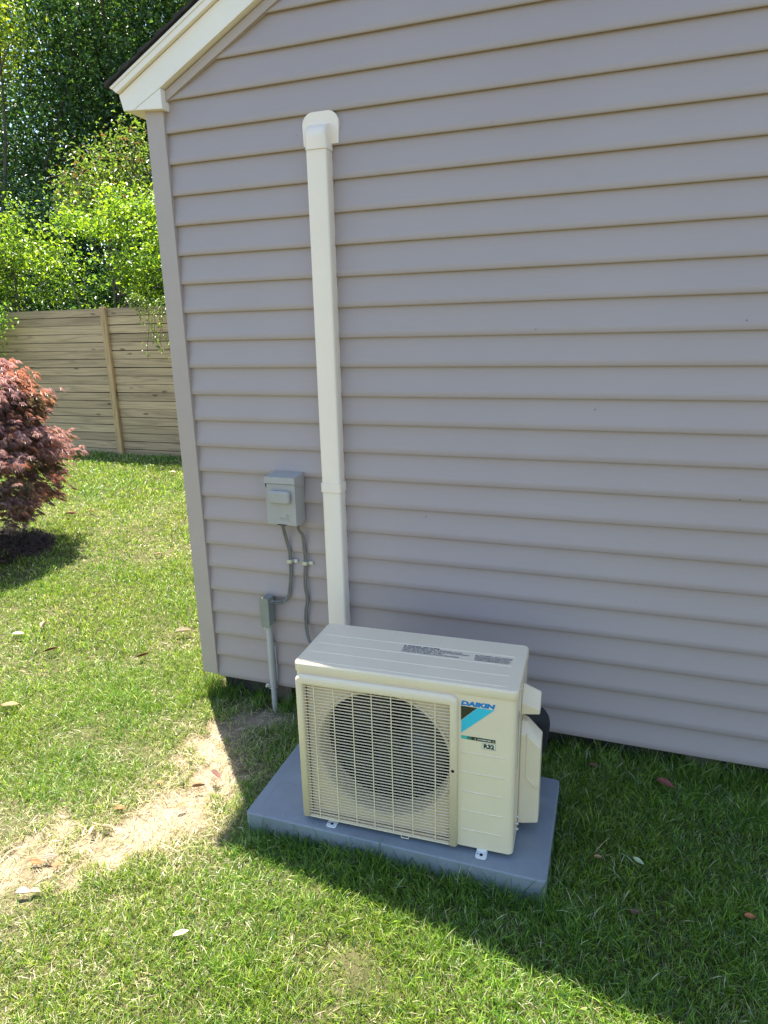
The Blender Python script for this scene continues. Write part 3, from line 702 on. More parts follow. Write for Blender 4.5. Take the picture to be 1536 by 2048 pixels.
# ------------------------------------------------------------------ fence
FY = 5.15
fence = thing('fence', 'tall weathered wooden fence of horizontal boards across the back lawn', 'fence', (-4.9, FY, 0))
bm = bmesh.new(); seeds = []; rf = random.Random(5); bh = .1112; fi = []
for seg_, (xa, xb) in enumerate(((-8.0, -5.4), (-5.4, -2.45 - 2.45 + 4.9 - .0), (0, 2.45), (2.45, 4.9))):
    pass
posts = [-9.8, -7.35, -4.9, -2.45, 0.0, 2.45, 4.9]   # local x of posts, the visible one at 0
for xa, xb in zip(posts[:-1], posts[1:]):
    for q in range(18):
        z0 = -.02 + q * bh; z1 = z0 + bh - rf.uniform(.004, .011)
        if q == 17: z1 = 1.968
        n0 = len(bm.verts); yj = rf.uniform(-.003, .003); tilt = rf.uniform(-.003, .003)
        vs = box(bm, (xa + .004, -.012 + yj, z0), (xb - .004, .012 + yj, z1))
        for v in vs:
            v.co.z += tilt * (1 if v.co.x > (xa + xb) / 2 else -1)
        seeds += [rf.random()] * 8
fb = obj('boards', bm, 'fence', fence)
a = fb.data.attributes.new('seed', 'FLOAT', 'POINT'); a.data.foreach_set('value', seeds)
bm = bmesh.new(); box(bm, (-9.8, .035, -.05), (4.9, .05, 1.93)); obj('gap_shade_sheet', bm, 'foundation', fence)  # added dark sheet, makes the gaps between boards read as shade
for px in posts:
    bm = bmesh.new(); box(bm, (px - .042, -.062, -.1), (px + .042, -.0165, 1.985)); o = obj('fence_post', bm, 'fencepost', fence, bevel=.004)
    a = o.data.attributes.new('seed', 'FLOAT', 'POINT'); a.data.foreach_set('value', [rf.random()] * len(o.data.vertices))

# ------------------------------------------------------------------ foliage
def leaves_mesh(name, C_, nrm, size, tint, mat, parent, aspect=.5, fold=.18, rng=RNG):
    """one four-cornered folded leaf per centre"""
    n = len(C_); d = unit(np.cross(nrm, rng.normal(size=(n, 3)))); s = np.cross(nrm, d)
    L = size[:, None]; w = L * aspect
    p0 = C_ - d * L * .5; p2 = C_ + d * L * .5 - nrm * L * .12
    p1 = C_ + s * w * .5 - d * L * .05 + nrm * L * fold; p3 = C_ - s * w * .5 - d * L * .05 + nrm * L * fold
    V = np.stack([p0, p1, p2, p3], 1).reshape(-1, 3); b = np.arange(n)[:, None] * 4
    F = np.stack([b + 0, b + 1, b + 2, b + 0, b + 2, b + 3], 1).reshape(n, 6).ravel() if False else np.concatenate([b, b + 1, b + 2, b, b + 2, b + 3], 1).ravel()
    return np_mesh(name, V, F, np.full(2 * n, 3), np.repeat(tint, 4, 0), mat, parent)
def tints(n, base, alt, p_alt=.3, var=.25, rng=RNG):
    t = np.where(rng.random((n, 1)) < p_alt, np.array(alt), np.array(base)); return t * (1 + var * rng.normal(size=(n, 1))).clip(.4, 1.8)
def crown(name, blobs, n_cl, per, leaf, base, alt, parent, clr=.25, seed=1, shell=.55, mat='leaf', p_alt=.3, up=.55, zmin=None, aspect=.5, keep=None):
    """clusters of leaves on twig tips spread through overlapping ellipsoids"""
    rng = np.random.default_rng(seed); B = np.array(blobs, float)   # cx cy cz rx ry rz
    vol = B[:, 3] * B[:, 4] * B[:, 5]; idx = rng.choice(len(B), n_cl, p=vol / vol.sum())
    u = unit(rng.normal(size=(n_cl, 3))); r = rng.uniform(shell ** 3, 1, n_cl) ** (1 / 3)
    cc = B[idx, :3] + u * r[:, None] * B[idx, 3:6] * (1 + .14 * rng.normal(size=(n_cl, 1)))
    if keep is not None: cc = cc[keep(cc)]
    m = len(cc); k_ = rng.poisson(per, m).clip(2); ci = np.repeat(np.arange(m), k_); n = len(ci)
    off = rng.normal(size=(n, 3)) * clr * np.array([1, 1, .6]); P = cc[ci] + off
    ax = unit(rng.normal(size=(n, 3)) + np.array([0, 0, up * 2.2]) + .7 * unit(off))
    if zmin is not None: ok = P[:, 2] > zmin; P, ax, ci = P[ok], ax[ok], ci[ok]; n = len(P)
    t = tints(n, base, alt, p_alt, .22, rng); t *= (1 + .18 * rng.normal(size=(m, 1))).clip(.5, 1.6)[ci]
    return leaves_mesh(name, P, ax, leaf * rng.uniform(.6, 1.3, n), t, M[mat], parent, aspect, rng=rng), cc
def limbs(bm, base, tips, r0, seed=1, n1=5):
    rng = random.Random(seed)
    for tip in tips:
        b = Vector(base); t = Vector(tip); mid = b.lerp(t, .45) + Vector((rng.uniform(-.3, .3), rng.uniform(-.3, .3), .2)) * (t - b).length * .12
        pts = smooth_path([b, mid, t], 5); tube(bm, pts, [r0 * (1 - .8 * i / (len(pts) - 1)) for i in range(len(pts))], 7)
def tree(label, pos, h_fork, blobs, r0, n_cl, per, leaf, base, alt, seed, clr=.35, cat='tree', name='tree', ntips=9, group=None, lean=(0, 0), mat='leaf', p_alt=.3, shell=.4, keep=None, up=.55):
    t = thing(name, label, cat, (pos[0], pos[1], 0), 0, group)
    lb = [(b[0] - pos[0], b[1] - pos[1], b[2], *b[3:]) for b in blobs]
    kp = (lambda c: keep(c + np.array([pos[0], pos[1], 0]))) if keep else None
    o, cc = crown('crown', lb, n_cl, per, leaf, base, alt, t, clr, seed, shell, mat, p_alt, up, keep=kp)
    bm = bmesh.new()
    fork = (lean[0], lean[1], h_fork)
    top = max(b[2] + b[5] * .5 for b in lb)
    tp = smooth_path([(0, 0, -.1), (lean[0] * .4, lean[1] * .4, h_fork * .5), fork, (lean[0] * 1.3, lean[1] * 1.3, (h_fork + top) / 2), (lean[0] * 1.5, lean[1] * 1.5, top)], 5)
    tube(bm, tp, [r0 * (1.25 - 1.1 * i / (len(tp) - 1)) for i in range(len(tp))], 10)
    rng = np.random.default_rng(seed); sel = cc[rng.choice(len(cc), min(ntips, len(cc)), replace=False)]
    for q, c in enumerate(sel):
        f = rng.uniform(.35, .95); bs = tp[min(int(f * len(tp)), len(tp) - 1)]
        limbs(bm, bs, [tuple(c)], r0 * .4, seed + q)
    obj('trunk', bm, 'bark', t, smooth=True)
    return t
DG = (.042, .095, .036); MG = (.080, .160, .050)
tree('tall dense broadleaf tree with dark trunk at the left behind the hedge', (-10.6, 12.5), 3.6,
     [(-11.0, 12.5, 6.4, 2.6, 2.4, 3.0), (-12.9, 13.2, 7.5, 2.4, 2.4, 3.2), (-10.2, 12.6, 9.2, 2.6, 2.4, 2.6), (-12.0, 12.0, 4.4, 1.8, 1.6, 1.6), (-9.2, 12.6, 5.8, 1.9, 1.8, 2.4)], .22,
     1400, 32, .125, DG, MG, 21, .40, ntips=16, shell=.2, group='tall trees behind the hedge')
tree('tall leafy tree with brown trunk rising close behind the roof edge', (-8.6, 13.8), 4.2,
     [(-8.6, 13.8, 8.2, 2.7, 2.4, 3.4), (-7.0, 13.0, 6.4, 2.4, 2.2, 2.8), (-8.8, 14.2, 11.0, 2.4, 2.2, 2.4), (-6.2, 13.6, 9.4, 2.4, 2.0, 2.8), (-8.0, 13.4, 4.2, 2.0, 1.6, 1.8)], .2,
     980, 32, .125, MG, (.12, .18, .03), 22, .40, ntips=16, shell=.2, group='tall trees behind the hedge')
tree('distant dark tree filling the gap between the two tall trunks', (-13.5, 19), 5,
     [(-14.5, 19, 9.0, 4.2, 2.6, 4.6), (-10.2, 19, 7.6, 3.4, 2.6, 4.2), (-17.5, 19.5, 11, 3.6, 2.4, 4.2), (-11.5, 19, 13, 3.6, 2.4, 3.2), (-12.5, 18.5, 4.5, 3.6, 2.0, 2.6)], .25,
     1050, 26, .19, DG, DG, 23, .6, ntips=12, shell=.1, group='tall trees behind the hedge')
tree('light green branches of a tree reaching in at the top left corner', (-11.6, 9.8), 4.5,
     [(-11.15, 9.8, 7.75, .75, .8, .6), (-11.7, 10.0, 7.2, .5, .6, .5), (-11.6, 10.0, 8.8, 1.0, .9, .7)], .13, 150, 30, .10, (.30, .38, .05), (.16, .25, .03), 24, .25, ntips=7, shell=.2)
tree('small shrubby tree with reddish new tips rising above the bright hedge', (-6.9, 8.2), 2.3,
     [(-7.3, 8.2, 4.15, .75, .6, .75), (-6.6, 8.2, 4.5, .55, .5, .65), (-7.9, 8.3, 3.9, .5, .5, .6), (-6.1, 8.2, 3.8, .5, .5, .5)], .06, 230, 22, .075, (.13, .20, .045), (.16, .085, .06), 25, .16, ntips=14, shell=.2, p_alt=.13, name='small_tree')
tree('bushy dark shrub filling the space low behind the bright hedge', (-7.5, 9.6), 1.6,
     [(-8.4, 9.6, 3.0, 1.8, .9, 1.7), (-5.9, 9.6, 3.2, 1.7, .9, 1.8), (-10.6, 9.6, 3.1, 1.5, .9, 1.8)], .06, 520, 26, .10, DG, MG, 26, .25, ntips=10, shell=.2, cat='shrub', name='shrub')

tree('dark bushy shrub far behind the left end of the hedge', (-12.5, 11.0), 1.4,
     [(-11.4, 11, 2.6, 1.9, .9, 2.2), (-14.2, 11, 2.8, 1.9, .9, 2.4), (-8.6, 11.2, 2.4, 1.8, .8, 2.2), (-6.2, 11.2, 2.4, 1.8, .8, 2.2)], .08, 900, 30, .13, DG, DG, 27, .3, ntips=10, shell=.0, cat='shrub', name='shrub')
tree('dark undergrowth shrub right behind the bright hedge', (-6.0, 7.3), .8,
     [(-4.6, 7.3, 1.6, 1.3, .5, 1.5), (-6.2, 7.3, 1.5, 1.3, .5, 1.5), (-7.8, 7.3, 1.5, 1.3, .5, 1.5), (-9.2, 7.3, 1.5, 1.2, .5, 1.6)], .04, 800, 26, .09, DG, MG, 28, .18, ntips=10, shell=.0, cat='shrub', name='shrub')
tree('broad green tree beyond the far left end of the fence', (-17.5, 13), 3.5,
     [(-17.0, 13, 6.0, 2.8, 2.2, 3.4), (-19.6, 13, 5.2, 2.4, 2.2, 3.2), (-15.0, 13, 4.6, 1.8, 1.6, 2.6), (-21.5, 14, 4.2, 2.4, 1.8, 3.0)], .2, 750, 26, .18, MG, DG, 29, .45, ntips=10, shell=.2)
tree('rounded green hedge bush further left along the fence', (-10.5, 6.3), .6,
     [(-9.4, 6.3, 2.2, .9, .6, 1.0), (-10.8, 6.3, 2.3, 1.0, .6, 1.1), (-12.3, 6.4, 2.1, 1.0, .6, 1.0), (-13.7, 6.4, 2.3, .9, .6, 1.1), (-11.5, 6.3, 1.2, 2.6, .6, 1.0)], .05, 600, 26, .10, (.17, .27, .035), (.08, .16, .025), 34, .15, ntips=12, shell=.6, cat='hedge', name='hedge_bush')
# bright sunlit hedge hanging over the fence
YG = (.25, .37, .035); HG = (.08, .16, .025)
def hedge_keep(c):
    hole = (((c[:, 0] + 5.85) / .62) ** 2 + ((c[:, 2] - 2.5) / .48) ** 2 < 1) | (((c[:, 0] + 7.25) / .5) ** 2 + ((c[:, 2] - 2.3) / .45) ** 2 < 1)
    hole = hole | ((c[:, 2] < 2.15) & (c[:, 0] < -5.2)) | (field(c[:, 0] * 1.0, c[:, 2] * 1.0, 55, 5.5) > .62)
    return ~(hole & (c[:, 1] < 6.75)) & ((c[:, 1] > 5.35) | (c[:, 2] > 2.35))
tree('sprawling bright yellow green hedge bush billowing over the fence', (-5.6, 6.2), .7,
     [(-5.3, 6.2, 2.65, .95, .7, .95), (-4.5, 6.1, 2.6, .9, .65, .90), (-6.2, 6.3, 2.4, .8, .65, 1.0), (-3.4, 6.1, 2.5, .9, .6, .9), (-5.0, 6.2, 1.6, 1.6, .7, 1.0), (-6.5, 6.3, 1.5, 1.2, .6, 1.0)], .05,
     1250, 30, .072, YG, HG, 31, .115, ntips=22, shell=.72, keep=hedge_keep, cat='hedge', name='hedge_bush', p_alt=.35)
tree('green hedge bush at the left edge above the fence', (-7.5, 6.2), .6,
     [(-7.35, 6.2, 2.7, .62, .6, .9), (-8.0, 6.3, 2.6, .8, .6, 1.0), (-7.3, 6.2, 1.6, .8, .6, .9)], .04,
     520, 30, .072, (.22, .32, .035), HG, 32, .13, ntips=12, shell=.55, keep=hedge_keep, cat='hedge', name='hedge_bush', p_alt=.4)
# upright shoots out of the hedge top
def shoots(parent, roots, seed, length=.45, leaf=.06, base=YG):
    rng = np.random.default_rng(seed)
    for r in roots:
        bm = bmesh.new(); P, A_ = [], []
        d = Vector((rng.uniform(-.5, .5), rng.uniform(-.6, .2), 1)).normalized(); L = length * rng.uniform(.6, 1.2)
        tube(bm, [Vector(r) + d * L * t + Vector((0, 0, -.15 * L * t * t)) for t in (0, .33, .66, 1)], [.004, .003, .0025, .001], 5)
        st = obj('shoot', bm, 'twig', parent)
        for t in np.linspace(.15, 1, 11):
            b = Vector(r) + d * L * t + Vector((0, 0, -.15 * L * t * t)); P.append([b.x + rng.uniform(-.03, .03), b.y + rng.uniform(-.03, .03), b.z]); A_.append([rng.normal(), rng.normal(), 1.2])
        P = np.array(P); leaves_mesh('shoot_leaves', P, unit(np.array(A_)), leaf * rng.uniform(.7, 1.2, len(P)), tints(len(P), base, (.24, .26, .05), .3, .15, rng), M['leaf'], st, rng=rng)
hb = [o for o in bpy.data.objects if o.name.startswith('hedge_bush') and abs(o.location.x + 5.6) < .01]
shoots(hb[0], [(x - hb[0].location.x, -.1, z) for x, z in [(-4.5, 3.35), (-4.9, 3.45), (-5.3, 3.5), (-5.7, 3.3), (-6.0, 3.25), (-4.2, 3.3), (-5.1, 3.5), (-5.5, 3.45), (-6.4, 3.2)]], 41)
# shrub branch in front of the fence at the left
def sp_keep(c): return c[:, 1] < FY - .08
tree('leafy green shrub branch spilling in front of the fence at the left edge', (-6.75, 4.75), .9,
     [(-6.55, 4.78, 1.95, .34, .22, .26), (-6.95, 4.75, 1.9, .45, .25, .45), (-6.85, 4.78, 1.3, .3, .2, .5)], .025, 170, 16, .058, (.12, .24, .03), HG, 33, .07, ntips=9, shell=.1, cat='shrub', name='shrub')
# vine over the fence by the house corner
vine = thing('hanging_vine', 'yellow green vine trailing down the fence beside the house corner', 'vine', (-4.0, 5.03, 1.9))
rng = np.random.default_rng(5); bm = bmesh.new(); P, A_ = [], []
for q in range(11):
    x = rng.uniform(-.28, .22); L = rng.uniform(.12, .62) * (1.25 if abs(x - .05) < .15 else .6); pts = []
    for t in np.linspace(0, 1, 8):
        p = Vector((x + .05 * math.sin(t * 5 + q), -.06 - .03 * math.sin(t * 3), .12 - L * t + .1 * math.sin(min(t * 4, 1) * 1.5))); pts.append(p)
        for _ in range(4): P.append([p.x + rng.normal() * .028, p.y + rng.normal() * .018 - .015, p.z + rng.normal() * .028]); A_.append([rng.normal() * .6, -.9, 1.0])
    tube(bm, pts, .0028, 5)
obj('stems', bm, 'twig', vine); P = np.array(P)
leaves_mesh('vine_leaves', P, unit(np.array(A_)), .055 * rng.uniform(.6, 1.2, len(P)), tints(len(P), (.24, .33, .05), (.13, .2, .03), .3, .15, rng), M['leaf'], vine, .42, rng=rng)

# ------------------------------------------------------------------ weeping red maple
MC = np.array([-3.08, 1.24])
mt = thing('japanese_maple', 'low weeping red leaved maple with finely cut leaves in dark mulch', 'tree', (MC[0], MC[1], 0))
rng = np.random.default_rng(77); TV, TT = [], []
nc = 520
u = rng.uniform(0, 2 * np.pi, nc); hh = rng.uniform(0, 1, nc) ** .8
cl = []
for a_, h_ in zip(u, hh):
    z = .34 + 1.20 * h_; rmax = .74 * math.sqrt(max(0, 1 - ((z - .62) / .95) ** 2)) if z > .62 else .74 * (.74 + .26 * (z / .62))
    lump = 1 + .05 * math.sin(3 * a_ + 5 * z) + .04 * math.sin(7 * a_ - 9 * z)
    r = rmax * lump * rng.uniform(.62, 1.0); cl.append((r * math.cos(a_), r * math.sin(a_), z, a_))
cl = np.array(cl)
rowsV, rowsT = [], []
for (cx, cy, cz, a_) in cl:
    out = np.array([math.cos(a_), math.sin(a_), 0]); nl = rng.integers(22, 34)
    layer = 1 if rng.random() < .5 else 0
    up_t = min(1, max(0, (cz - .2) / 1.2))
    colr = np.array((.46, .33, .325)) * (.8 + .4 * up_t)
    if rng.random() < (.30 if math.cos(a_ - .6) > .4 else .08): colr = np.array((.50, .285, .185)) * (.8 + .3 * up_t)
    if rng.random() < .15: colr = np.array((.20, .17, .09))
    for _ in range(nl):
        o_ = np.array([cx, cy, cz]) + rng.normal(size=3) * np.array([.055, .055, .028]) + out * rng.uniform(-.02, .07)
        fan = unit(out + rng.normal(size=3) * .45 + np.array([0, 0, -.35])); sd = unit(np.cross(fan, [0, 0, 1.0]))
        nrm = np.cross(sd, fan); k7 = 7
        for q in range(k7):
            th = (q - 3) * .36 + rng.normal() * .05; L = .054 * (1 - .09 * abs(q - 3)) * rng.uniform(.8, 1.2)
            d = fan * math.cos(th) + sd * math.sin(th); sw = np.cross(nrm, d) * .0021
            m_ = o_ + d * L * .5 + np.array([0, 0, .004]); e_ = o_ + d * L + np.array([0, 0, -.42 * L])
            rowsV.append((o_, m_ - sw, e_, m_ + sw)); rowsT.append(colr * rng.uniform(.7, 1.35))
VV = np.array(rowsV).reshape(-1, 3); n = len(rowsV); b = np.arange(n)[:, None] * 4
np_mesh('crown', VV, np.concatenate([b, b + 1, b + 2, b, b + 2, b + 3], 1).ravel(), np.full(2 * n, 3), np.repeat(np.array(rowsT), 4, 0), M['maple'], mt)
bm = bmesh.new()
tube(bm, smooth_path([(0, 0, -.05), (.03, -.02, .25), (-.03, .02, .55), (.02, 0, .8)], 4), [.045 - .0017 * i for i in range(13)], 10)
for c in cl[rng.choice(nc, 60, replace=False)]:
    s0 = Vector((0, 0, rng.uniform(.4, .8))); e = Vector(c[:3]); mid = s0.lerp(e, .5) + Vector((0, 0, .22))
    tube(bm, smooth_path([s0, mid, e], 5), [.014 - .0011 * i for i in range(11)], 6)
obj('trunk', bm, 'bark', mt, smooth=True)
# mulch
bm = bmesh.new(); rm = random.Random(9); nn = 40
cv = bm.verts.new((0, 0, .03)); ringv = []
for fr in (.5, .85, 1):
    ringv.append([bm.verts.new((fr * (.62 + .05 * math.sin(3 * a) + .03 * math.sin(7 * a)) * math.cos(a), fr * (.62 + .05 * math.sin(3 * a)) * math.sin(a), (.028, .022, .004)[int(fr > .5) + int(fr > .9)])) for a in np.linspace(0, 2 * math.pi, nn, endpoint=False)])
for q in range(nn): bm.faces.new((cv, ringv[0][q], ringv[0][(q + 1) % nn]))
for r0, r1 in zip(ringv, ringv[1:]):
    for q in range(nn): bm.faces.new((r0[q], r1[q], r1[(q + 1) % nn], r0[(q + 1) % nn]))
for _ in range(2600):
    a, r = rm.uniform(0, 6.28), .60 * math.sqrt(rm.random()); x, y = r * math.cos(a), r * math.sin(a); L, wd, th = rm.uniform(.008, .03), rm.uniform(.003, .008), rm.uniform(0, 6.28)
    dx, dy = L * math.cos(th), L * math.sin(th); ex, ey = -wd * math.sin(th), wd * math.cos(th); z = .028 + rm.uniform(0, .012); tl = rm.uniform(-.012, .012)
    bm.faces.new([bm.verts.new(p) for p in [(x - dx - ex, y - dy - ey, z - tl), (x + dx - ex, y + dy - ey, z + tl), (x + dx + ex, y + dy + ey, z + tl + .003), (x - dx + ex, y - dy + ey, z - tl + .003)]])
ml = obj('mulch', bm, 'mulch', None); ml.location = (MC[0], MC[1], 0); tag(ml, kind='structure')

# ------------------------------------------------------------------ grass: every blade is a bent strip
PADC, PADR = np.array([1.07, -.51]), .012
def allowed(x, y):
    inpad = (np.abs(x - PADC[0]) < .494) & (np.abs(y - PADC[1]) < .241)
    inhouse = (x > -.06) & (y > .035)
    pipe = np.hypot(x - .3, y + .036) < .02
    fen = (y > FY - .03)
    return ~(inpad | inhouse | pipe | fen)
def scatter(dens, xr, yr, dist_lo, dist_hi, margin=480):
    n = int(dens * (xr[1] - xr[0]) * (yr[1] - yr[0])); x = RNG.uniform(*xr, n); y = RNG.uniform(*yr, n)
    P = np.stack([x, y, np.zeros(n)], 1); u_, v_, z_ = project(P); d = np.hypot(x - CAM[0], y - CAM[1])
    ok = (z_ > .2) & (u_ > -margin) & (u_ < 1536 + margin) & (v_ > 500) & (v_ < 2048 + margin) & (d >= dist_lo) & (d < dist_hi) & allowed(x, y)
    return x[ok], y[ok]
def blades(x, y, h, wd, lean, tint, flat=0.0, z0=0.0):
    n = len(x); a = RNG.uniform(0, 2 * np.pi, n); dirv = np.stack([np.cos(a), np.sin(a)], 1)
    fa = RNG.uniform(0, 2 * np.pi, n); s = np.stack([np.cos(fa), np.sin(fa), RNG.normal(size=n) * .2], 1) * (wd[:, None] * .5)
    base = np.stack([x, y, np.full(n, z0) - .003], 1)
    def at_(t):
        p = base.copy(); b = lean * t ** 1.7; p[:, :2] += dirv * (h * b)[:, None]; p[:, 2] += h * t * np.sqrt(np.clip(1 - (lean * t ** .8 * .75) ** 2, .03, 1)) * (1 - flat) + .004 * flat
        return p
    rows = []
    for t, wf in ((0, .8), (.4, 1), (.75, .7)):
        p = at_(t); rows += [p - s * wf, p + s * wf]
    rows.append(at_(1.0)); V = np.stack(rows, 1).reshape(-1, 3)
    b = np.arange(n)[:, None] * 7
    F = np.concatenate([b, b + 1, b + 3, b + 2, b + 2, b + 3, b + 5, b + 4, b + 4, b + 5, b + 6], 1).ravel()
    sz = np.tile([4, 4, 3], n); return V, F, sz, np.repeat(tint, 7, 0)
parts = []
def add(x, y, kind, hs=1., ws=1.):
    n = len(x); bb = bare(x, y); dd = dry(x, y); r = RNG.random(n)
    if kind == 'green':
        tuft = np.clip(.62 + .35 * field(x, y, 12, 16) + .2 * field(x, y, 13, 45), .30, 1.3)
        keep = r < np.clip(1.05 - 1.35 * bb - .20 * dd, .015, 1) * np.clip(.45 + tuft, .2, 1)
        x, y, bb, dd, tuft = x[keep], y[keep], bb[keep], dd[keep], tuft[keep]; n = len(x)
        wall = np.exp(-np.clip(-y, 0, 9) / .09) * ((x > -.1) & (y < .05)) + np.exp(-np.abs(y - FY + .15) / .15) * .8
        wall = wall + .4 * np.exp(-((np.abs(x - PADC[0]) - .5).clip(0) ** 2 + (np.abs(y - PADC[1]) - .245).clip(0) ** 2) / .0012)
        h = RNG.uniform(.018, .044, n) * (.55 + .6 * tuft) * (1 - .3 * dd) * hs * (1 + .45 * lush(x, y)) * (1 + 1.1 * wall * RNG.random(n))
        wd = RNG.uniform(.0014, .0031, n) * ws; lean = RNG.uniform(.25, 1.15, n) * (1 - .3 * np.clip(wall, 0, 1))
        c = np.array((.128, .248, .030)) * np.ones((n, 1)); mixv = RNG.random(n)
        warm = np.clip(.5 + .5 * field(x, y, 15, 4), 0, 1)
        c = np.where((mixv < .35)[:, None], np.array((.225, .36, .045)), c); c = np.where((mixv > .85)[:, None], np.array((.040, .115, .025)), c)
        c = c * (1 - .25 * warm[:, None] * np.array([-.6, .0, .4]))
        pale = RNG.random(n) < .07 + .35 * dd; c = np.where(pale[:, None], np.array((.50, .49, .29)), c)
        c = c * (1 + .30 * RNG.normal(size=(n, 1))).clip(.35, 1.9)
        parts.append(blades(x, y, h, wd, lean, c))
    else:   # dry clippings lying on the soil
        keep = r < np.clip(.18 + .80 * dd, 0, 1) * np.clip(1 - .35 * bb, 0, 1); x, y = x[keep], y[keep]; n = len(x)
        h = RNG.uniform(.015, .05, n) * hs; wd = RNG.uniform(.0012, .0026, n) * ws
        c = np.array((.54, .46, .30)) * RNG.uniform(.5, 1.25, (n, 1)) * np.where(RNG.random((n, 1)) < .25, np.array((.75, .95, .6)), 1)
        parts.append(blades(x, y, h, wd, np.full(n, 1.2), c, .72, .004))
XR, YR = (-1.2, 3.4), (-2.1, .9)
add(*scatter(48000, XR, YR, 0, 2.3), 'green'); add(*scatter(11000, XR, YR, 0, 2.3), 'straw')
add(*scatter(33000, (-2.2, 3.2), (-1.9, 1.6), 2.3, 3.4), 'green', 1, 1.0); add(*scatter(8000, (-2.2, 3.2), (-1.9, 1.6), 2.3, 3.4), 'straw', 1, 1.1)
add(*scatter(10500, (-4.6, 1), (-2, 3), 3.4, 5.0), 'green', 1.05, 1.5); add(*scatter(3000, (-4.6, 1), (-2, 3), 3.4, 5.0), 'straw', 1.1, 1.5)
add(*scatter(5200, (-9, 1), (-1.5, 5.2), 5.0, 7.2), 'green', 1.15, 2.2); add(*scatter(1200, (-9, 1), (0, 5.2), 5.0, 7.2), 'straw', 1.2, 2.0)
add(*scatter(3200, (-13, 0), (-1, 5.2), 7.2, 14), 'green', 1.3, 3.0)
# blades leaning over the pad edge and poking up in front of it
px_ = RNG.uniform(.57, 1.58, 420); py_ = np.where(RNG.random(420) < .75, RNG.uniform(-.80, -.755, 420), RNG.uniform(-.79, -.28, 420)); px_ = np.where(py_ > -.755, np.where(RNG.random(420) < .5, .566, 1.572) + RNG.normal(size=420) * .004, px_)
wx = RNG.uniform(-.09, 2.9, 2600); wy = RNG.uniform(-.075, .03, 2600); wk = (np.abs(wx - .3) > .05) & ((wx < .1) | (field(wx, wy, 71, 9) > -.6)); wx, wy = wx[wk], wy[wk]
parts.append(blades(wx, wy, RNG.uniform(.05, .125, len(wx)), RNG.uniform(.0018, .0036, len(wx)), RNG.uniform(.15, .8, len(wx)), np.array((.10, .19, .03)) * RNG.uniform(.5, 1.5, (len(wx), 1))))
cN = np.array((.06, .13, .03)) * RNG.uniform(.6, 1.5, (420, 1))
parts.append(blades(px_, py_, RNG.uniform(.05, .11, 420), RNG.uniform(.002, .0038, 420), RNG.uniform(.2, .9, 420), cN))
Vs, Fs, Ss, Ts, o0 = [], [], [], [], 0
for V_, F_, S_, T_ in parts:
    Vs.append(V_); Fs.append(F_ + o0); Ss.append(S_); Ts.append(T_); o0 += len(V_)
gr = np_mesh('grass', np.concatenate(Vs), np.concatenate(Fs), np.concatenate(Ss), np.concatenate(Ts), M['grass']); tag(gr, kind='stuff')
print('grass blades', o0 // 7)

# ------------------------------------------------------------------ fallen leaves, one thing each
def ground_at(u_, v_, z=.02):
    d = CRn @ np.array([(u_ - 768) / F_PX, -(v_ - 1024) / F_PX, -1.]); t = (z - CAM[2]) / d[2]; return CAM + d * t
def fallen(u_, v_, L, wr, ang, col, label, curl=.5, z=.03, tilt=(0, 0), sub=None, seed=0):
    L = L * .82; p = ground_at(u_, v_, .01); zz0 = .017 + (z - .012) * (1 - min(1, 1.4 * float(np.maximum(bare(np.array([p[0]]), np.array([p[1]])), .8 * dry(np.array([p[0]]), np.array([p[1]])))[0])))
    p = ground_at(u_, v_, zz0); rng = random.Random(u_ * 31 + v_); bm = bmesh.new(); nl, nw_ = 12, 6; G = []; cols = []
    for i_ in range(nl + 1):
        t = i_ / nl; wdt = wr * L * (math.sin(math.pi * t ** .85) ** .8 + .02); row = []
        for j_ in range(nw_ + 1):
            s = (j_ / nw_ - .5) * 2
            x = (t - .5) * L; y = s * wdt * .5; zz = curl * L * (.30 * s * s * (wdt / (wr * L)) + .28 * (t - .5) ** 2) - .02 * L * (abs(s) < .2) + rng.uniform(-.004, .004) * L * 3
            row.append(bm.verts.new((x, y * (1 - .25 * curl * abs(s)), zz))); k = (1 - .22 * (abs(s) < .1)) * rng.uniform(.85, 1.12); cols.append([c * k for c in col])
        G.append(row)
    for i_ in range(nl):
        for j_ in range(nw_): bm.faces.new((G[i_][j_], G[i_ + 1][j_], G[i_ + 1][j_ + 1], G[i_][j_ + 1]))
    # stalk
    n0 = len(bm.verts); tube(bm, [(-.5 * L, 0, .07 * curl * L), (-.60 * L, .01 * L, .09 * curl * L), (-.70 * L, .03 * L, .05 * L)], .012 * L, 5)
    cols += [[c * .6 for c in col]] * (len(bm.verts) - n0)
    o = obj('fallen_leaf', bm, 'deadleaf', None, smooth=True); o.location = p; o.rotation_euler = (rad(tilt[0]), rad(tilt[1]), rad(ang))
    a = o.data.color_attributes.new('tint', 'FLOAT_COLOR', 'POINT'); a.data.foreach_set('color', np.array([(*c, 1) for c in cols], np.float32).ravel())
    md = o.modifiers.new('thick', 'SOLIDIFY'); md.thickness = .0006
    tag(o, label, 'leaf', 'fallen leaves on the lawn')
TAN = (.52, .40, .24); PNK = (.50, .30, .22); BRN = (.24, .13, .06); RED = (.20, .065, .045); ORG = (.45, .16, .06); PAL = (.62, .55, .38)
fallen(36, 1268, .085, .55, 20, PAL, 'pale rounded fallen leaf near the left edge in sunny lawn below the maple shadow', .4)
fallen(87, 1250, .085, .30, -60, TAN, 'narrow tan fallen leaf standing up just right of a pale rounded leaf', .9, tilt=(30, 0))
fallen(101, 1300, .095, .20, 60, BRN, 'thin curled brown fallen leaf on edge in the left lawn', .9, tilt=(50, 0))
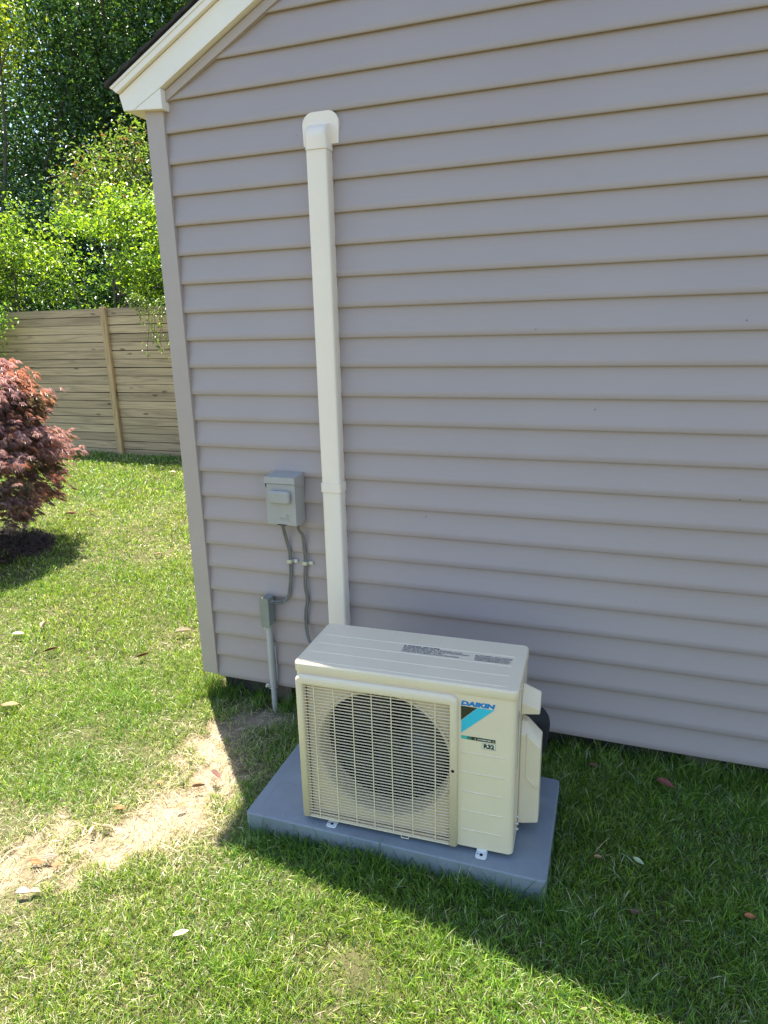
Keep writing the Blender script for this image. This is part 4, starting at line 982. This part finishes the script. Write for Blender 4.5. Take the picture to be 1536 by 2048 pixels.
fallen(367, 1263, .110, .40, 30, PAL, 'large pale curled fallen leaf in sunny grass beside the corner post', .8, tilt=(15, 0))
fallen(285, 1311, .090, .20, 60, BRN, 'thin reddish brown fallen leaf on edge left of the corner post foot', .9, tilt=(50, 0))
fallen(20, 1410, .100, .45, 25, (.33, .20, .09), 'broad flat brown fallen leaf at the left edge of the lawn', .3)
fallen(433, 1553, .080, .50, -20, (.58, .40, .30), 'large pinkish curled fallen leaf beside the shadow edge near the pad', 1.1, tilt=(15, 10))
fallen(397, 1573, .060, .45, 30, BRN, 'dark shaded brown fallen leaf touching a pinkish curled leaf', .9, tilt=(-20, 0))
fallen(320, 1564, .030, .8, 30, ORG, 'tiny orange round leaf scrap on the bare soil', .3)
fallen(361, 1610, .042, .6, 60, ORG, 'small orange leaf scrap in dry grass halfway to the pad corner', .4)
fallen(240, 1616, .045, .6, 20, ORG, 'small rusty leaf scrap in dry grass left of the bare soil', .4)
fallen(185, 1661, .055, .4, -70, TAN, 'tan pointed fallen leaf at the edge of a dark green tuft', .6, tilt=(20, 0))
fallen(215, 1655, .060, .22, 5, TAN, 'thin tan leaf strip beside the dark green tuft', .6)
fallen(100, 1715, .060, .4, 30, PNK, 'pinkish tan fallen leaf leaning over rusty leaves on bare soil', .5)
fallen(73, 1725, .055, .55, 5, ORG, 'rusty red fallen leaf on bare soil at the lower left', .5)
fallen(113, 1729, .040, .6, 30, ORG, 'small rusty round leaf just right of the rusty red leaf', .3)
fallen(46, 1786, .055, .6, 20, (.66, .58, .48), 'whitish crumpled fallen leaf on soil at the lower left edge', .9)
fallen(70, 1782, .045, .5, 10, PNK, 'pink tan leaf scrap touching the whitish crumpled leaf', .5)
fallen(362, 1866, .055, .35, 40, PAL, 'narrow pale fallen leaf alone in the foreground grass', .4, tilt=(15, 0))
fallen(143, 1027, .13, .3, 20, RED, 'dark red fallen leaf in the far grass right of the maple', .5)
fallen(184, 1023, .10, .4, -20, BRN, 'dark brown fallen leaf scrap in the far grass beyond the maple', .6)
fallen(317, 1108, .07, .5, 40, BRN, 'small black brown leaf scrap in mid lawn beside the corner post', .5)
fallen(345, 945, .10, .8, 10, TAN, 'small round tan leaf at the edge of the fence shadow', .6)
fallen(1331, 1566, .078, .48, -35, (.26, .085, .065), 'big smooth reddish brown leaf lying in shaded grass near the siding', .3, z=.05, tilt=(12, 0))
fallen(1187, 1531, .045, .6, 10, (.22, .11, .06), 'small brown leaf in shade between the pad and the siding', .5)
fallen(1196, 1714, .032, .6, 10, (.45, .28, .12), 'small ochre leaf scrap under a dry grass stem', .5)
fallen(1277, 1722, .046, .42, -35, (.50, .58, .32), 'pale green pointed leaf in the shaded grass right of the pad', .3, z=.045, tilt=(10, 0))
fallen(1271, 1824, .035, .6, 10, (.16, .09, .05), 'dull brown leaf half hidden in shaded foreground grass', .4)
fallen(1500, 1832, .036, .55, 5, (.50, .18, .07), 'bright orange leaf at the right edge in shaded grass', .3, z=.04, tilt=(10, 0))
p0, p1 = ground_at(1188, 1706, .03), ground_at(1218, 1676, .05)
bm = bmesh.new(); tube(bm, [tuple(p0), tuple((p0 + p1) / 2 + np.array([0, 0, .004])), tuple(p1)], [.0015, .0012, .0006], 6)
o = obj('grass_stem', bm, paint('dry_stem', (.45, .32, .16), .7, .1, 30), None); tag(o, 'dry tan grass stem leaning in the shade right of the pad', 'twig')
